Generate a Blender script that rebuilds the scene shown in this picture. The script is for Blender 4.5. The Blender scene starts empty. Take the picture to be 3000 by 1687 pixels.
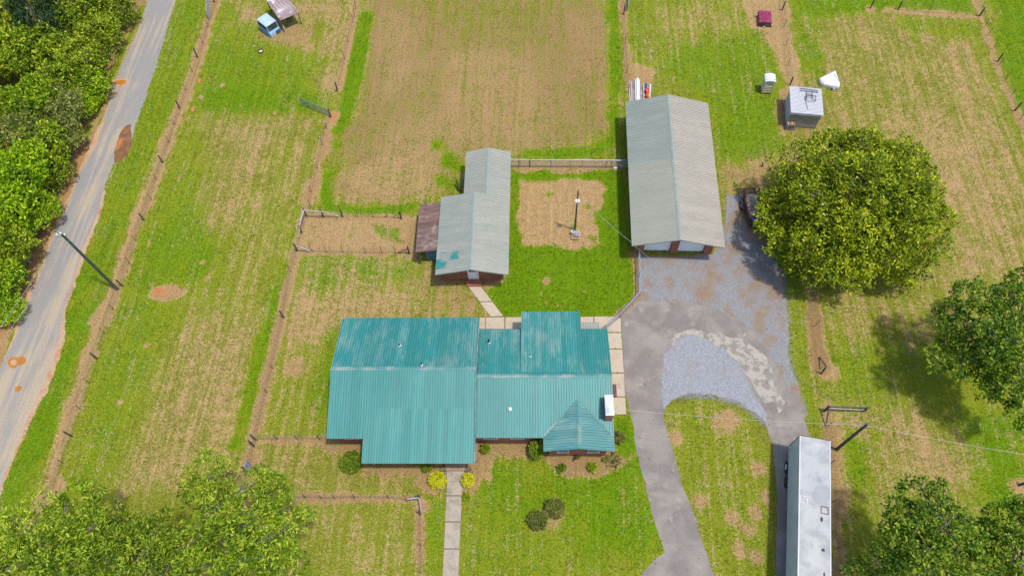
import bpy, bmesh, math, random
import numpy as np
from mathutils import Vector, Matrix, Euler
from mathutils.geometry import tessellate_polygon

S = bpy.context.scene
C = S.collection
rnd = random.Random(7)
rng = np.random.default_rng(11)
V = Vector

# ---------------------------------------------------------------- camera, sky, sun, exposure
cam = bpy.data.cameras.new('camera')
cam.sensor_width = 36.0
cam.lens = 25.8
cam.clip_end = 3000
co = bpy.data.objects.new('camera', cam)
C.objects.link(co)
cr = V((0.9987159, 0.04399165, -0.02512525))
cd = V((0.02604623, -0.8712517, -0.49014495))
cf = V((-0.0434527, 0.48886114, -0.87127874))
M = Matrix((cr, -cd, -cf)).transposed().to_4x4()
M.translation = V((0, 0, 65))
co.matrix_world = M
S.camera = co

SUN = V((0.30, -0.13, 1.0)).normalized()
w = bpy.data.worlds.new('World')
S.world = w
w.use_nodes = True
wn = w.node_tree
bg = wn.nodes['Background']
sky = wn.nodes.new('ShaderNodeTexSky')
sky.sky_type = 'NISHITA'
sky.sun_disc = False
sky.sun_elevation = math.asin(SUN.z)
sky.sun_rotation = math.atan2(SUN.x, SUN.y)
sky.dust_density = 2.0
wn.links.new(sky.outputs[0], bg.inputs[0])
bg.inputs[1].default_value = 0.15
sl = bpy.data.lights.new('sun', 'SUN')
sl.energy = 2.75
sl.angle = math.radians(3.0)
sl.color = (1.0, 0.955, 0.88)
so = bpy.data.objects.new('sun', sl)
so.rotation_euler = SUN.to_track_quat('Z', 'Y').to_euler()
so.location = (40, 10, 120)
C.objects.link(so)
S.view_settings.view_transform = 'Standard'
S.view_settings.look = 'None'
S.view_settings.gamma = 1
S.view_settings.use_curve_mapping = False
S.view_settings.exposure = 0.74

# ---------------------------------------------------------------- helpers
class MB:
    def __init__(s):
        s.v = []; s.f = []
    def add(s, vs, fs):
        n = len(s.v)
        s.v += [tuple(p) for p in vs]
        s.f += [tuple(i + n for i in f) for f in fs]
        return s
    def box(s, c, d, rot=None):
        hx, hy, hz = d[0] / 2, d[1] / 2, d[2] / 2
        ps = [V((x, y, z)) for z in (-hz, hz) for y in (-hy, hy) for x in (-hx, hx)]
        if rot is not None:
            m = rot if isinstance(rot, Matrix) else Matrix.Rotation(rot, 3, 'Z')
            ps = [m @ p for p in ps]
        c = V(c)
        return s.add([p + c for p in ps], [(0, 2, 3, 1), (4, 5, 7, 6), (0, 1, 5, 4), (2, 6, 7, 3), (0, 4, 6, 2), (1, 3, 7, 5)])
    def mm(s, a, b):
        return s.box([(a[i] + b[i]) / 2 for i in range(3)], [abs(b[i] - a[i]) for i in range(3)])
    def tube(s, p0, p1, r0, r1=None, n=8, caps=True):
        r1 = r0 if r1 is None else r1
        p0, p1 = V(p0), V(p1)
        d = (p1 - p0).normalized()
        a = d.orthogonal().normalized(); b = d.cross(a)
        vs = []
        for p, r in ((p0, r0), (p1, r1)):
            for i in range(n):
                t = 2 * math.pi * i / n
                vs.append(p + a * (r * math.cos(t)) + b * (r * math.sin(t)))
        fs = [(i, (i + 1) % n, n + (i + 1) % n, n + i) for i in range(n)]
        if caps:
            fs += [tuple(range(n))[::-1], tuple(range(n, 2 * n))]
        return s.add(vs, fs)
    def path(s, pts, r, n=6):
        for a, b in zip(pts[:-1], pts[1:]):
            s.tube(a, b, r, n=n)
        return s
    def beam(s, p0, p1, wx, wz):
        p0, p1 = V(p0), V(p1)
        d = p1 - p0
        q = d.to_track_quat('X', 'Z').to_matrix()
        return s.box((p0 + p1) / 2, (d.length, wx, wz), q)
    def prism(s, pts, h0, h1, axis='Z'):
        n = len(pts)
        if axis == 'Z': mk = lambda p, h: (p[0], p[1], h)
        elif axis == 'Y': mk = lambda p, h: (p[0], h, p[1])
        else: mk = lambda p, h: (h, p[0], p[1])
        vs = [mk(p, h0) for p in pts] + [mk(p, h1) for p in pts]
        fs = [tuple(range(n))[::-1], tuple(range(n, 2 * n))] + [(i, (i + 1) % n, n + (i + 1) % n, n + i) for i in range(n)]
        return s.add(vs, fs)
    def loft(s, rings, closed=True, caps=True):
        n = len(rings[0]); k = len(s.v)
        for r in rings:
            s.v += [tuple(p) for p in r]
        for j in range(len(rings) - 1):
            for i in range(n if closed else n - 1):
                s.f.append((k + j * n + i, k + j * n + (i + 1) % n, k + (j + 1) * n + (i + 1) % n, k + (j + 1) * n + i))
        if caps and closed:
            s.f.append(tuple(range(k, k + n))[::-1])
            s.f.append(tuple(range(k + (len(rings) - 1) * n, k + len(rings) * n)))
        return s
    def lathe(s, prof, c=(0, 0, 0), n=16):
        return s.loft([[(c[0] + r * math.cos(2 * math.pi * i / n), c[1] + r * math.sin(2 * math.pi * i / n), c[2] + z) for i in range(n)] for r, z in prof])
    def mesh(s, name, mat, smooth=False):
        m = bpy.data.meshes.new(name)
        m.from_pydata(s.v, [], s.f)
        bm = bmesh.new(); bm.from_mesh(m)
        bmesh.ops.recalc_face_normals(bm, faces=bm.faces)
        bm.to_mesh(m); bm.free()
        if mat: m.materials.append(mat)
        if smooth: m.shade_smooth()
        return m
    def build(s, name, mat, parent=None, loc=None, rot=None, smooth=False):
        return link(name, s.mesh(name, mat, smooth), parent, loc, rot)

def link(name, me, parent=None, loc=None, rot=None):
    o = bpy.data.objects.new(name, me)
    C.objects.link(o)
    if parent: o.parent = parent
    if loc is not None: o.location = loc
    if rot is not None: o.rotation_euler = rot if hasattr(rot, '__len__') else (0, 0, rot)
    return o

def tag(o, label, cat, group=None):
    o['label'] = label; o['category'] = cat
    if group: o['group'] = group
    return o

def thing(name, label, cat, loc=(0, 0, 0), rz=0.0, group=None):
    o = bpy.data.objects.new(name, None)
    o.empty_display_size = 0.3
    C.objects.link(o)
    o.location = (loc[0], loc[1], loc[2] if len(loc) > 2 else 0); o.rotation_euler = (0, 0, rz)
    return tag(o, label, cat, group)

def copy_tree(o, parent=None):
    c = o.copy(); C.objects.link(c)
    if parent: c.parent = parent
    for ch in o.children:
        copy_tree(ch, c)
    return c

def struct(o):
    o['kind'] = 'structure'
    return o

def rough_edge(pts, step=0.35, amp=0.12, seed=1):
    r = random.Random(seed)
    out = []
    n = len(pts)
    for i in range(n):
        a, b = V(pts[i]), V(pts[(i + 1) % n])
        L = (b - a).length
        k = max(1, int(L / step))
        nv = V((-(b - a).y, (b - a).x)) / max(L, 1e-6)
        drift = 0
        for j in range(k):
            drift = drift * 0.75 + r.uniform(-amp, amp)
            p = a.lerp(b, j / k) + nv * (drift * (0.6 if j else 0.2))
            out.append((p.x, p.y))
    return out

sheet_polys = []
def sheet(name, pts, z, mat, amp=0.12, seed=1, step=0.35):
    if not name.startswith(('puddle', 'cement', 'gravel_bar', 'mud')): sheet_polys.append(pts)
    p = rough_edge(pts, step, amp, seed) if amp > 0 else pts
    tri = tessellate_polygon([[V((a, b, 0)) for a, b in p]])
    m = bpy.data.meshes.new(name)
    m.from_pydata([(a, b, z) for a, b in p], [], [tuple(t) for t in tri])
    bm = bmesh.new(); bm.from_mesh(m)
    bmesh.ops.recalc_face_normals(bm, faces=bm.faces)
    if sum(f.normal.z * f.calc_area() for f in bm.faces) < 0:
        bmesh.ops.reverse_faces(bm, faces=bm.faces)
    bm.to_mesh(m); bm.free()
    m.materials.append(mat)
    return struct(link(name, m))

# ---------------------------------------------------------------- materials
class N:
    """small wrapper for building node materials"""
    def __init__(s, name, rough=0.8, metal=0.0, spec=0.3):
        s.m = bpy.data.materials.new(name); s.m.use_nodes = True
        s.t = s.m.node_tree
        s.b = s.t.nodes['Principled BSDF']
        s.b.inputs['Roughness'].default_value = rough
        s.b.inputs['Metallic'].default_value = metal
        s.b.inputs['Specular IOR Level'].default_value = spec
    def n(s, typ, **kw):
        x = s.t.nodes.new(typ)
        for k, v in kw.items(): setattr(x, k, v)
        return x
    def set(s, sock, v):
        if hasattr(v, 'is_linked') or isinstance(v, bpy.types.NodeSocket): s.t.links.new(v, sock)
        elif v is not None:
            if isinstance(v, tuple) and len(v) == 3 and sock.type == 'RGBA': v = (*v, 1)
            sock.default_value = v
    def pos(s): return s.n('ShaderNodeNewGeometry').outputs['Position']
    def obj(s): return s.n('ShaderNodeTexCoord').outputs['Object']
    def rand(s): return s.n('ShaderNodeObjectInfo').outputs['Random']
    def attr(s, a): return s.n('ShaderNodeAttribute', attribute_name=a).outputs['Fac']
    def mapv(s, vec, sc=(1, 1, 1), loc=(0, 0, 0), rot=(0, 0, 0)):
        x = s.n('ShaderNodeMapping'); s.set(x.inputs[0], vec)
        x.inputs['Scale'].default_value = sc; x.inputs['Location'].default_value = loc; x.inputs['Rotation'].default_value = rot
        return x.outputs[0]
    def noise(s, vec, scale, detail=4, rough=0.55, dist=0.0):
        x = s.n('ShaderNodeTexNoise'); s.set(x.inputs['Vector'], vec)
        x.inputs['Scale'].default_value = scale; x.inputs['Detail'].default_value = detail
        x.inputs['Roughness'].default_value = rough; x.inputs['Distortion'].default_value = dist
        return x.outputs['Fac']
    def vor(s, vec, scale, feature='F1'):
        x = s.n('ShaderNodeTexVoronoi', feature=feature); s.set(x.inputs['Vector'], vec)
        x.inputs['Scale'].default_value = scale
        return x
    def math(s, op, a, b=0.5, c=None, clamp=False):
        x = s.n('ShaderNodeMath', operation=op, use_clamp=clamp)
        s.set(x.inputs[0], a); s.set(x.inputs[1], b)
        if c is not None: s.set(x.inputs[2], c)
        return x.outputs[0]
    def step(s, v, lo, hi):
        x = s.n('ShaderNodeMapRange', interpolation_type='SMOOTHSTEP'); s.set(x.inputs[0], v)
        x.inputs[1].default_value = lo; x.inputs[2].default_value = hi
        return x.outputs[0]
    def lin(s, v, lo, hi, a, b):
        x = s.n('ShaderNodeMapRange'); s.set(x.inputs[0], v)
        x.inputs[1].default_value = lo; x.inputs[2].default_value = hi; x.inputs[3].default_value = a; x.inputs[4].default_value = b
        return x.outputs[0]
    def mix(s, f, a, b, mode='MIX'):
        x = s.n('ShaderNodeMix', data_type='RGBA', blend_type=mode)
        s.set(x.inputs[0], f); s.set(x.inputs[6], a); s.set(x.inputs[7], b)
        return x.outputs[2]
    def mul(s, col, f):
        x = s.n('ShaderNodeVectorMath', operation='SCALE'); s.set(x.inputs[0], col); s.set(x.inputs['Scale'], f)
        return x.outputs[0]
    def bump(s, h, strength=0.4, dist=0.05):
        x = s.n('ShaderNodeBump'); s.set(x.inputs['Height'], h)
        x.inputs['Strength'].default_value = strength; x.inputs['Distance'].default_value = dist
        s.t.links.new(x.outputs[0], s.b.inputs['Normal'])
    def done(s, col, rough=None):
        s.set(s.b.inputs['Base Color'], col)
        if rough is not None: s.set(s.b.inputs['Roughness'], rough)
        return s.m

def worn(name, col, col2, scale=3.0, lo=0.45, hi=0.7, rough=0.7, metal=0.0, spec=0.3, sc=(1, 1, 1), world=False, var=0.12, bump=0.1):
    k = N(name, rough, metal, spec)
    p = k.mapv(k.pos() if world else k.obj(), sc)
    a = k.noise(p, scale, 6, 0.62)
    f = k.noise(p, scale * 9, 3)
    c = k.mix(k.step(a, lo, hi), col, col2)
    c = k.mul(c, k.lin(f, 0.3, 0.7, 1 - var, 1 + var))
    if bump: k.bump(f, bump, 0.02)
    return k.done(c)

def metal_roof(name, base, pale, sc, lo, hi, rough=0.42, jit=0.10):
    k = N(name, rough, 0.0, 0.45)
    p = k.pos()
    st = k.noise(k.mapv(p, sc), 1.0, 7, 0.65, 0.3)
    big = k.noise(p, 0.22, 3, 0.5)
    fine = k.noise(k.mapv(p, (sc[0] * 4, sc[1] * 4, 2)), 1.0, 4, 0.6)
    v = k.math('ADD', k.math('MULTIPLY', st, 0.62), k.math('MULTIPLY', big, 0.38))
    v = k.math('ADD', v, k.math('MULTIPLY', k.math('SUBTRACT', k.rand(), 0.5), 0.07))
    c = k.mix(k.step(v, lo, hi), base, pale)
    c = k.mul(c, k.lin(fine, 0.3, 0.7, 0.9, 1.1))
    c = k.mul(c, k.lin(k.rand(), 0, 1, 1 - jit, 1 + jit))
    return k.done(c, k.lin(v, 0.3, 0.7, rough - 0.05, rough + 0.25))

TEAL = (0.016, 0.128, 0.130)
TEALP = (0.17, 0.235, 0.22)
m_teal_f = metal_roof('teal_roof_front', (0.024, 0.165, 0.155), (0.065, 0.205, 0.192), (4.4, 0.10, 1), 0.42, 0.75)
m_teal_b = metal_roof('teal_roof_back', (0.018, 0.162, 0.154), (0.115, 0.210, 0.195), (2.2, 0.55, 1), 0.44, 0.68)
m_teal_g = metal_roof('teal_roof_gable', (0.04, 0.165, 0.165), (0.15, 0.23, 0.22), (0.3, 2.0, 1), 0.40, 0.75)
m_tealtrim = worn('teal_trim', (0.018, 0.13, 0.135), (0.06, 0.19, 0.19), 2.0, rough=0.45)
m_tealcap = worn('teal_ridge_cap', (0.045, 0.16, 0.16), (0.22, 0.24, 0.215), 0.6, 0.40, 0.68, rough=0.6, world=True)
m_grey = metal_roof('grey_green_roof', (0.205, 0.218, 0.186), (0.25, 0.25, 0.212), (0.2, 1.2, 1), 0.35, 0.7, 0.5, 0.03)
def barn_west():
    k = N('barn_roof_west', 0.5, 0, 0.4)
    p = k.pos()
    sep = k.n('ShaderNodeSeparateXYZ'); k.set(sep.inputs[0], p)
    n1 = k.noise(k.mapv(p, (0.25, 1.2, 1)), 1.0, 6, 0.62)
    edge = k.math('ADD', sep.outputs[1], k.math('MULTIPLY', n1, 0.5))
    c = k.mix(k.step(n1, 0.35, 0.7), (0.215, 0.225, 0.188), (0.25, 0.25, 0.205))
    c = k.mix(k.step(edge, 50.3, 50.6), c, k.mix(k.step(n1, 0.35, 0.7), (0.165, 0.200, 0.180), (0.215, 0.232, 0.205)))
    return k.done(k.mul(c, k.lin(k.rand(), 0, 1, 0.975, 1.025)))
m_barn_l = barn_west()
m_barn_r = metal_roof('barn_roof_east', (0.245, 0.232, 0.195), (0.285, 0.258, 0.215), (0.25, 1.2, 1), 0.35, 0.65, 0.5, 0.035)
m_greytrim = worn('grey_green_trim', (0.17, 0.205, 0.19), (0.23, 0.245, 0.22), 2.0, rough=0.5)

def shed_roof_mat():
    k = N('shed_roof_teal_patch', 0.5, 0, 0.4)
    p = k.pos()
    n1 = k.noise(k.mapv(p, (0.5, 2.0, 1)), 1.0, 6, 0.62)
    c = k.mix(k.step(n1, 0.35, 0.7), (0.19, 0.215, 0.19), (0.25, 0.255, 0.225))
    sep = k.n('ShaderNodeSeparateXYZ'); k.set(sep.inputs[0], p)
    x, y = sep.outputs[0], sep.outputs[1]
    # old teal paint left where the grey coat has come off, at the front west corner
    def box(cx, cy, hx, hy):
        a = k.math('SUBTRACT', k.math('ABSOLUTE', k.math('SUBTRACT', x, cx)), hx)
        b = k.math('SUBTRACT', k.math('ABSOLUTE', k.math('SUBTRACT', y, cy)), hy)
        return k.math('MAXIMUM', a, b)
    a1, a2 = (-10.40,38.55), (-8.43,37.46)
    b1, b2 = (-10.80,37.61), (-9.47,36.39)
    c1, c2 = (-10.13,38.28), (-9.42,37.59)
    bx = lambda p, q: box((p[0] + q[0]) / 2, (p[1] + q[1]) / 2, abs(q[0] - p[0]) / 2, abs(q[1] - p[1]) / 2)
    sl = k.math('ADD', bx(b1, b2), k.math('MULTIPLY', k.math('ADD', k.math('SUBTRACT', x, b1[0]), k.math('SUBTRACT', b1[1], y)), 0.22))
    d = k.math('MINIMUM', bx(a1, a2), k.math('SUBTRACT', sl, 0.25))
    d = k.math('MAXIMUM', d, k.math('MULTIPLY', bx(c1, c2), -1.0))
    f = k.math('ADD', k.math('MULTIPLY', d, -1.0), k.math('MULTIPLY', k.math('SUBTRACT', k.noise(k.mapv(p, (0.7, 5, 1)), 1.3, 5, 0.7), 0.5), 1.5))
    c = k.mix(k.step(f, 0.02, 0.22), c, (0.016, 0.17, 0.165))
    return k.done(c)
m_shedpatch = shed_roof_mat()

def rust_roof(name, a, b, c3, sc):
    k = N(name, 0.75, 0.0, 0.3)
    p = k.obj()
    n1 = k.noise(k.mapv(p, sc), 1.0, 6, 0.65)
    n2 = k.noise(k.pos(), 0.9, 5, 0.6)
    c = k.mix(k.step(n1, 0.35, 0.65), a, b)
    c = k.mix(k.step(n2, 0.52, 0.68), c, c3)
    c = k.mul(c, k.lin(k.rand(), 0, 1, 0.75, 1.2))
    return k.done(c)
m_rust = rust_roof('rusty_corrugated', (0.10, 0.055, 0.042), (0.17, 0.11, 0.095), (0.22, 0.17, 0.155), (4, 0.4, 1))
m_rust2 = rust_roof('rust_streaked_tin', (0.20, 0.13, 0.13), (0.38, 0.33, 0.34), (0.52, 0.52, 0.54), (3, 0.5, 1))

def brick_mat(name, c1, c2, mortar):
    k = N(name, 0.85)
    o = k.obj()
    sep = k.n('ShaderNodeSeparateXYZ'); k.set(sep.inputs[0], o)
    cmb = k.n('ShaderNodeCombineXYZ')
    k.set(cmb.inputs[0], k.math('ADD', sep.outputs[0], sep.outputs[1])); k.set(cmb.inputs[1], sep.outputs[2])
    b = k.n('ShaderNodeTexBrick'); k.set(b.inputs['Vector'], cmb.outputs[0])
    b.inputs['Scale'].default_value = 1.0
    b.inputs['Brick Width'].default_value = 0.215; b.inputs['Row Height'].default_value = 0.075
    b.inputs['Mortar Size'].default_value = 0.008
    k.set(b.inputs['Color1'], c1); k.set(b.inputs['Color2'], c2); k.set(b.inputs['Mortar'], mortar)
    c = k.mul(b.outputs[0], k.lin(k.noise(o, 1.5, 4), 0.3, 0.7, 0.8, 1.2))
    k.bump(b.outputs['Fac'], -0.3, 0.01)
    return k.done(c)
m_brick = brick_mat('red_brick', (0.30, 0.10, 0.05), (0.235, 0.075, 0.04), (0.24, 0.16, 0.115))
m_brickd = brick_mat('dark_red_brick', (0.27, 0.09, 0.047), (0.21, 0.068, 0.038), (0.2, 0.13, 0.1))

m_white = worn('white_paint', (0.50, 0.505, 0.52), (0.42, 0.42, 0.44), 1.5, rough=0.45)
m_whitem = worn('white_sheet_metal', (0.40, 0.41, 0.44), (0.34, 0.35, 0.385), 1.0, rough=0.45)
m_doorwhite = worn('white_door_paint', (0.80, 0.80, 0.80), (0.72, 0.72, 0.73), 1.5, rough=0.4)
m_whitecap = worn('white_chimney_cap', (0.44, 0.45, 0.49), (0.34, 0.355, 0.42), 1.0, rough=0.4)
m_conc = worn('pale_concrete', (0.34, 0.285, 0.215), (0.27, 0.215, 0.155), 0.7, 0.48, 0.75, rough=0.9, world=True, var=0.08)
m_concf = worn('walk_concrete', (0.275, 0.238, 0.187), (0.195, 0.165, 0.128), 1.1, 0.42, 0.7, rough=0.9, world=True, var=0.1)
m_joint = worn('sandy_joint', (0.15, 0.105, 0.075), (0.11, 0.08, 0.06), 3.0)
m_wood = worn('weathered_grey_wood', (0.33, 0.30, 0.265), (0.17, 0.15, 0.135), 1.2, 0.4, 0.62, rough=0.9, sc=(1, 1, 9))
m_rail = worn('silvered_rail_wood', (0.30, 0.28, 0.27), (0.2, 0.18, 0.17), 2.0, rough=0.9)
m_post = worn('dark_post_wood', (0.055, 0.05, 0.048), (0.09, 0.08, 0.072), 3.0, rough=0.9)
m_steelpost = worn('rusty_steel_post', (0.06, 0.045, 0.04), (0.09, 0.06, 0.05), 4.0, rough=0.7)
m_polegreen = worn('treated_pole_wood', (0.045, 0.062, 0.045), (0.075, 0.085, 0.065), 1.0, rough=0.85, sc=(3, 3, 0.4))
m_polebrown = worn('old_pole_wood', (0.085, 0.068, 0.058), (0.06, 0.048, 0.042), 1.0, rough=0.9, sc=(3, 3, 0.4))
m_wire = worn('galvanised_wire', (0.35, 0.36, 0.38), (0.25, 0.25, 0.27), 3.0, rough=0.4, metal=0.4)
m_fwire = worn('rusty_fence_wire', (0.10, 0.075, 0.06), (0.16, 0.13, 0.11), 3.0, rough=0.7)
m_galv = worn('galvanised_pipe', (0.27, 0.30, 0.34), (0.20, 0.23, 0.26), 3.0, rough=0.4, metal=0.3)
m_gate = worn('blue_grey_gate_tube', (0.10, 0.125, 0.17), (0.16, 0.17, 0.2), 3.0, rough=0.5)
m_black = worn('black_rubber', (0.018, 0.018, 0.02), (0.03, 0.03, 0.03), 3.0, rough=0.8)
m_dark = worn('dark_void', (0.02, 0.02, 0.022), (0.03, 0.03, 0.03), 3.0, rough=0.6)
m_rustpaint = worn('rust_red_steel', (0.11, 0.038, 0.028), (0.07, 0.03, 0.026), 2.0, rough=0.75)
m_bluevan = worn('faded_blue_paint', (0.12, 0.28, 0.46), (0.18, 0.33, 0.48), 1.3, 0.4, 0.65, rough=0.45)
m_blueroof = worn('bleached_blue_roof', (0.26, 0.36, 0.46), (0.34, 0.42, 0.50), 1.3, 0.4, 0.65, rough=0.4)
m_maroon = worn('maroon_paint', (0.17, 0.012, 0.045), (0.22, 0.045, 0.09), 1.5, 0.45, 0.65, rough=0.3, spec=0.5)
m_maroond = worn('dark_maroon_paint', (0.06, 0.01, 0.018), (0.08, 0.02, 0.025), 1.5, rough=0.4)
m_cream = worn('beige_plastic', (0.52, 0.46, 0.31), (0.46, 0.40, 0.27), 2.0, rough=0.5)
m_navy = worn('navy_tarp', (0.02, 0.04, 0.13), (0.03, 0.05, 0.12), 3.0, rough=0.5)
m_orange = worn('orange_plastic', (0.55, 0.07, 0.008), (0.45, 0.06, 0.01), 3.0, rough=0.4)
m_log = worn('split_firewood', (0.28, 0.16, 0.08), (0.2, 0.09, 0.04), 6.0, rough=0.9)
m_logend = worn('pale_log', (0.42, 0.31, 0.19), (0.32, 0.2, 0.11), 5.0, rough=0.9)
m_bluerim = worn('blue_rim', (0.08, 0.10, 0.36), (0.1, 0.13, 0.4), 4.0, rough=0.4)
m_rim = worn('pale_wheel_rim', (0.42, 0.52, 0.58), (0.3, 0.38, 0.42), 4.0, rough=0.5)
m_deck = worn('worn_deck_board', (0.20, 0.17, 0.15), (0.13, 0.11, 0.10), 2.0, rough=0.9, sc=(8, 1, 1))
m_bluetin = worn('blue_tin', (0.07, 0.15, 0.22), (0.12, 0.2, 0.26), 2.0, rough=0.5)
m_benchred = worn('dark_red_paint', (0.10, 0.03, 0.045), (0.13, 0.05, 0.06), 3.0, rough=0.6)
m_semi_side = worn('dull_blue_white_aluminium', (0.40, 0.48, 0.53), (0.32, 0.40, 0.45), 0.7, 0.4, 0.7, rough=0.45, metal=0.15)

def semi_roof():
    k = N('weathered_white_trailer_roof', 0.45, 0.0, 0.4)
    o = k.obj()
    a = k.noise(o, 0.7, 6, 0.62, 0.4)
    b = k.noise(k.mapv(o, (14, 0.3, 1)), 1.0, 2)
    c = k.mix(k.step(a, 0.40, 0.66), (0.275, 0.283, 0.29), (0.185, 0.195, 0.21))
    c = k.mix(k.step(k.noise(o, 2.3, 5, 0.7), 0.66, 0.75), c, (0.20, 0.23, 0.27))
    c = k.mul(c, k.lin(b, 0.3, 0.7, 0.95, 1.05))
    return k.done(c)
m_semi_roof = semi_roof()

def glass_dark():
    k = N('dark_window_glass', 0.08, 0.0, 0.6)
    return k.done(k.mix(k.step(k.noise(k.obj(), 1.6, 3), 0.4, 0.65), (0.02, 0.024, 0.026), (0.05, 0.065, 0.04)))
m_glass = glass_dark()

def puddle_mat(name, c1, c2):
    k = N(name, 0.12, 0.0, 0.4)
    return k.done(k.mix(k.step(k.noise(k.pos(), 1.3, 5), 0.35, 0.65), c1, c2))
m_puddle = puddle_mat('muddy_orange_water', (0.36, 0.135, 0.012), (0.26, 0.11, 0.025))
m_mud = puddle_mat('wet_red_mud', (0.115, 0.052, 0.024), (0.19, 0.085, 0.035))
m_mud.node_tree.nodes['Principled BSDF'].inputs['Roughness'].default_value = 0.45

def foliage(name, cols, trans=0.32):
    k = N(name, 0.55, 0.0, 0.18)
    a = k.attr('tone')
    r = k.n('ShaderNodeValToRGB'); k.set(r.inputs[0], a)
    e = r.color_ramp.elements
    e[0].position = 0.0; e[0].color = (*cols[0], 1)
    e[1].position = 1.0; e[1].color = (*cols[-1], 1)
    for i, c in enumerate(cols[1:-1]):
        x = e.new((i + 1) / (len(cols) - 1)); x.color = (*c, 1)
    col = k.mul(r.outputs[0], k.lin(k.rand(), 0, 1, 0.88, 1.12))
    out = [n for n in k.t.nodes if n.type == 'OUTPUT_MATERIAL'][0]
    tr = k.n('ShaderNodeBsdfTranslucent'); k.set(tr.inputs[0], k.mul(col, 1.5))
    mx = k.n('ShaderNodeMixShader'); mx.inputs[0].default_value = trans
    k.set(k.b.inputs['Base Color'], col)
    k.t.links.new(k.b.outputs[0], mx.inputs[1]); k.t.links.new(tr.outputs[0], mx.inputs[2]); k.t.links.new(mx.outputs[0], out.inputs[0])
    return k.m
F_mag = foliage('magnolia_leaves', [(0.022, 0.045, 0.004), (0.090, 0.138, 0.005), (0.205, 0.260, 0.007), (0.44, 0.46, 0.02)])
F_olive = foliage('olive_leaves', [(0.030, 0.065, 0.004), (0.125, 0.195, 0.007), (0.26, 0.340, 0.012), (0.46, 0.50, 0.05)])
F_bright = foliage('bright_leaves', [(0.030, 0.075, 0.003), (0.130, 0.235, 0.004), (0.25, 0.39, 0.007), (0.42, 0.53, 0.02)])
F_dull = foliage('dull_vine_leaves', [(0.04, 0.06, 0.012), (0.13, 0.165, 0.022), (0.23, 0.26, 0.05), (0.36, 0.36, 0.12)])
F_conifer = foliage('conifer_needles', [(0.008, 0.022, 0.012), (0.016, 0.042, 0.018), (0.028, 0.062, 0.024), (0.05, 0.085, 0.03)], 0.1)
F_pecan = foliage('pecan_leaves', [(0.026, 0.062, 0.004), (0.105, 0.178, 0.006), (0.205, 0.290, 0.013), (0.37, 0.43, 0.04)])
F_oak = foliage('oak_leaves', [(0.014, 0.050, 0.004), (0.060, 0.132, 0.006), (0.145, 0.230, 0.011), (0.36, 0.41, 0.045)])
F_lime = foliage('lime_shrub_leaves', [(0.05, 0.085, 0.006), (0.13, 0.20, 0.006), (0.24, 0.30, 0.01), (0.36, 0.39, 0.03)])
F_yellow = foliage('golden_shrub_leaves', [(0.20, 0.24, 0.004), (0.38, 0.40, 0.006), (0.52, 0.50, 0.012), (0.60, 0.55, 0.05)])
F_holly = foliage('green_shrub_leaves', [(0.04, 0.08, 0.006), (0.10, 0.165, 0.008), (0.17, 0.24, 0.012), (0.27, 0.31, 0.04)])
F_dusk = foliage('dusky_shrub_leaves', [(0.05, 0.066, 0.012), (0.105, 0.13, 0.02), (0.17, 0.185, 0.035), (0.24, 0.20, 0.07)])
F_pale = foliage('pale_grey_leaves', [(0.12, 0.12, 0.06), (0.18, 0.17, 0.09), (0.25, 0.23, 0.13), (0.32, 0.28, 0.18)])
m_bark = worn('grey_bark', (0.15, 0.13, 0.115), (0.25, 0.235, 0.22), 4.0, rough=0.95, sc=(1, 1, 0.3))
m_flower = worn('white_petals', (0.50, 0.46, 0.40), (0.42, 0.30, 0.26), 5.0, rough=0.6)

# ---------------------------------------------------------------- ground
SOIL, LUSH, RED, BROWN = 0, 1, 2, 3
x_in = np.arange(-88, 74.01, 0.25); y_in = np.arange(2, 92.01, 0.25)
out = np.array([3, 8, 16, 30, 60, 120, 250, 500.0])
gx = np.concatenate([-88 - out[::-1], x_in, 74 + out]); gy = np.concatenate([2 - out[::-1], y_in, 92 + out])
GX, GY = np.meshgrid(gx, gy)
A = np.zeros((5,) + GX.shape)
A[SOIL] = 0.28; A[LUSH] = 0.45

def inside(px, py, poly):
    r = np.zeros(px.shape, bool)
    n = len(poly)
    for i in range(n):
        x0, y0 = poly[i]; x1, y1 = poly[(i + 1) % n]
        if y0 == y1: continue
        c = ((y0 > py) != (y1 > py)) & (px < (x1 - x0) * (py - y0) / (y1 - y0) + x0)
        r ^= c
    return r
def segdist(px, py, pts, closed):
    d = np.full(px.shape, 1e9)
    n = len(pts)
    for i in range(n if closed else n - 1):
        x0, y0 = pts[i]; x1, y1 = pts[(i + 1) % n]
        dx, dy = x1 - x0, y1 - y0
        t = np.clip(((px - x0) * dx + (py - y0) * dy) / max(dx * dx + dy * dy, 1e-9), 0, 1)
        d = np.minimum(d, np.hypot(px - x0 - t * dx, py - y0 - t * dy))
    return d
WN = np.zeros(GX.shape)
_g = np.random.default_rng(9)
for _i in range(26):
    _l = 1.3 * 1.16 ** (_i % 13); _a = _g.uniform(0, 6.28)
    WN += np.sin((GX * math.cos(_a) + GY * math.sin(_a)) * 6.28 / _l + _g.uniform(0, 6.28)) * (_l / 5) ** 0.5
WN /= WN.std()
def put(w, sl_, soil, lush, red, brown):
    for k, v in ((SOIL, soil), (LUSH, lush), (RED, red), (BROWN, brown)):
        if v is not None:
            A[k][sl_] = A[k][sl_] * (1 - w) + v * w
def window(pts, m):
    xs = [p[0] for p in pts]; ys = [p[1] for p in pts]
    i0, i1 = np.searchsorted(gx, [min(xs) - m, max(xs) + m]); j0, j1 = np.searchsorted(gy, [min(ys) - m, max(ys) + m])
    return (slice(j0, j1), slice(i0, i1))
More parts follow.
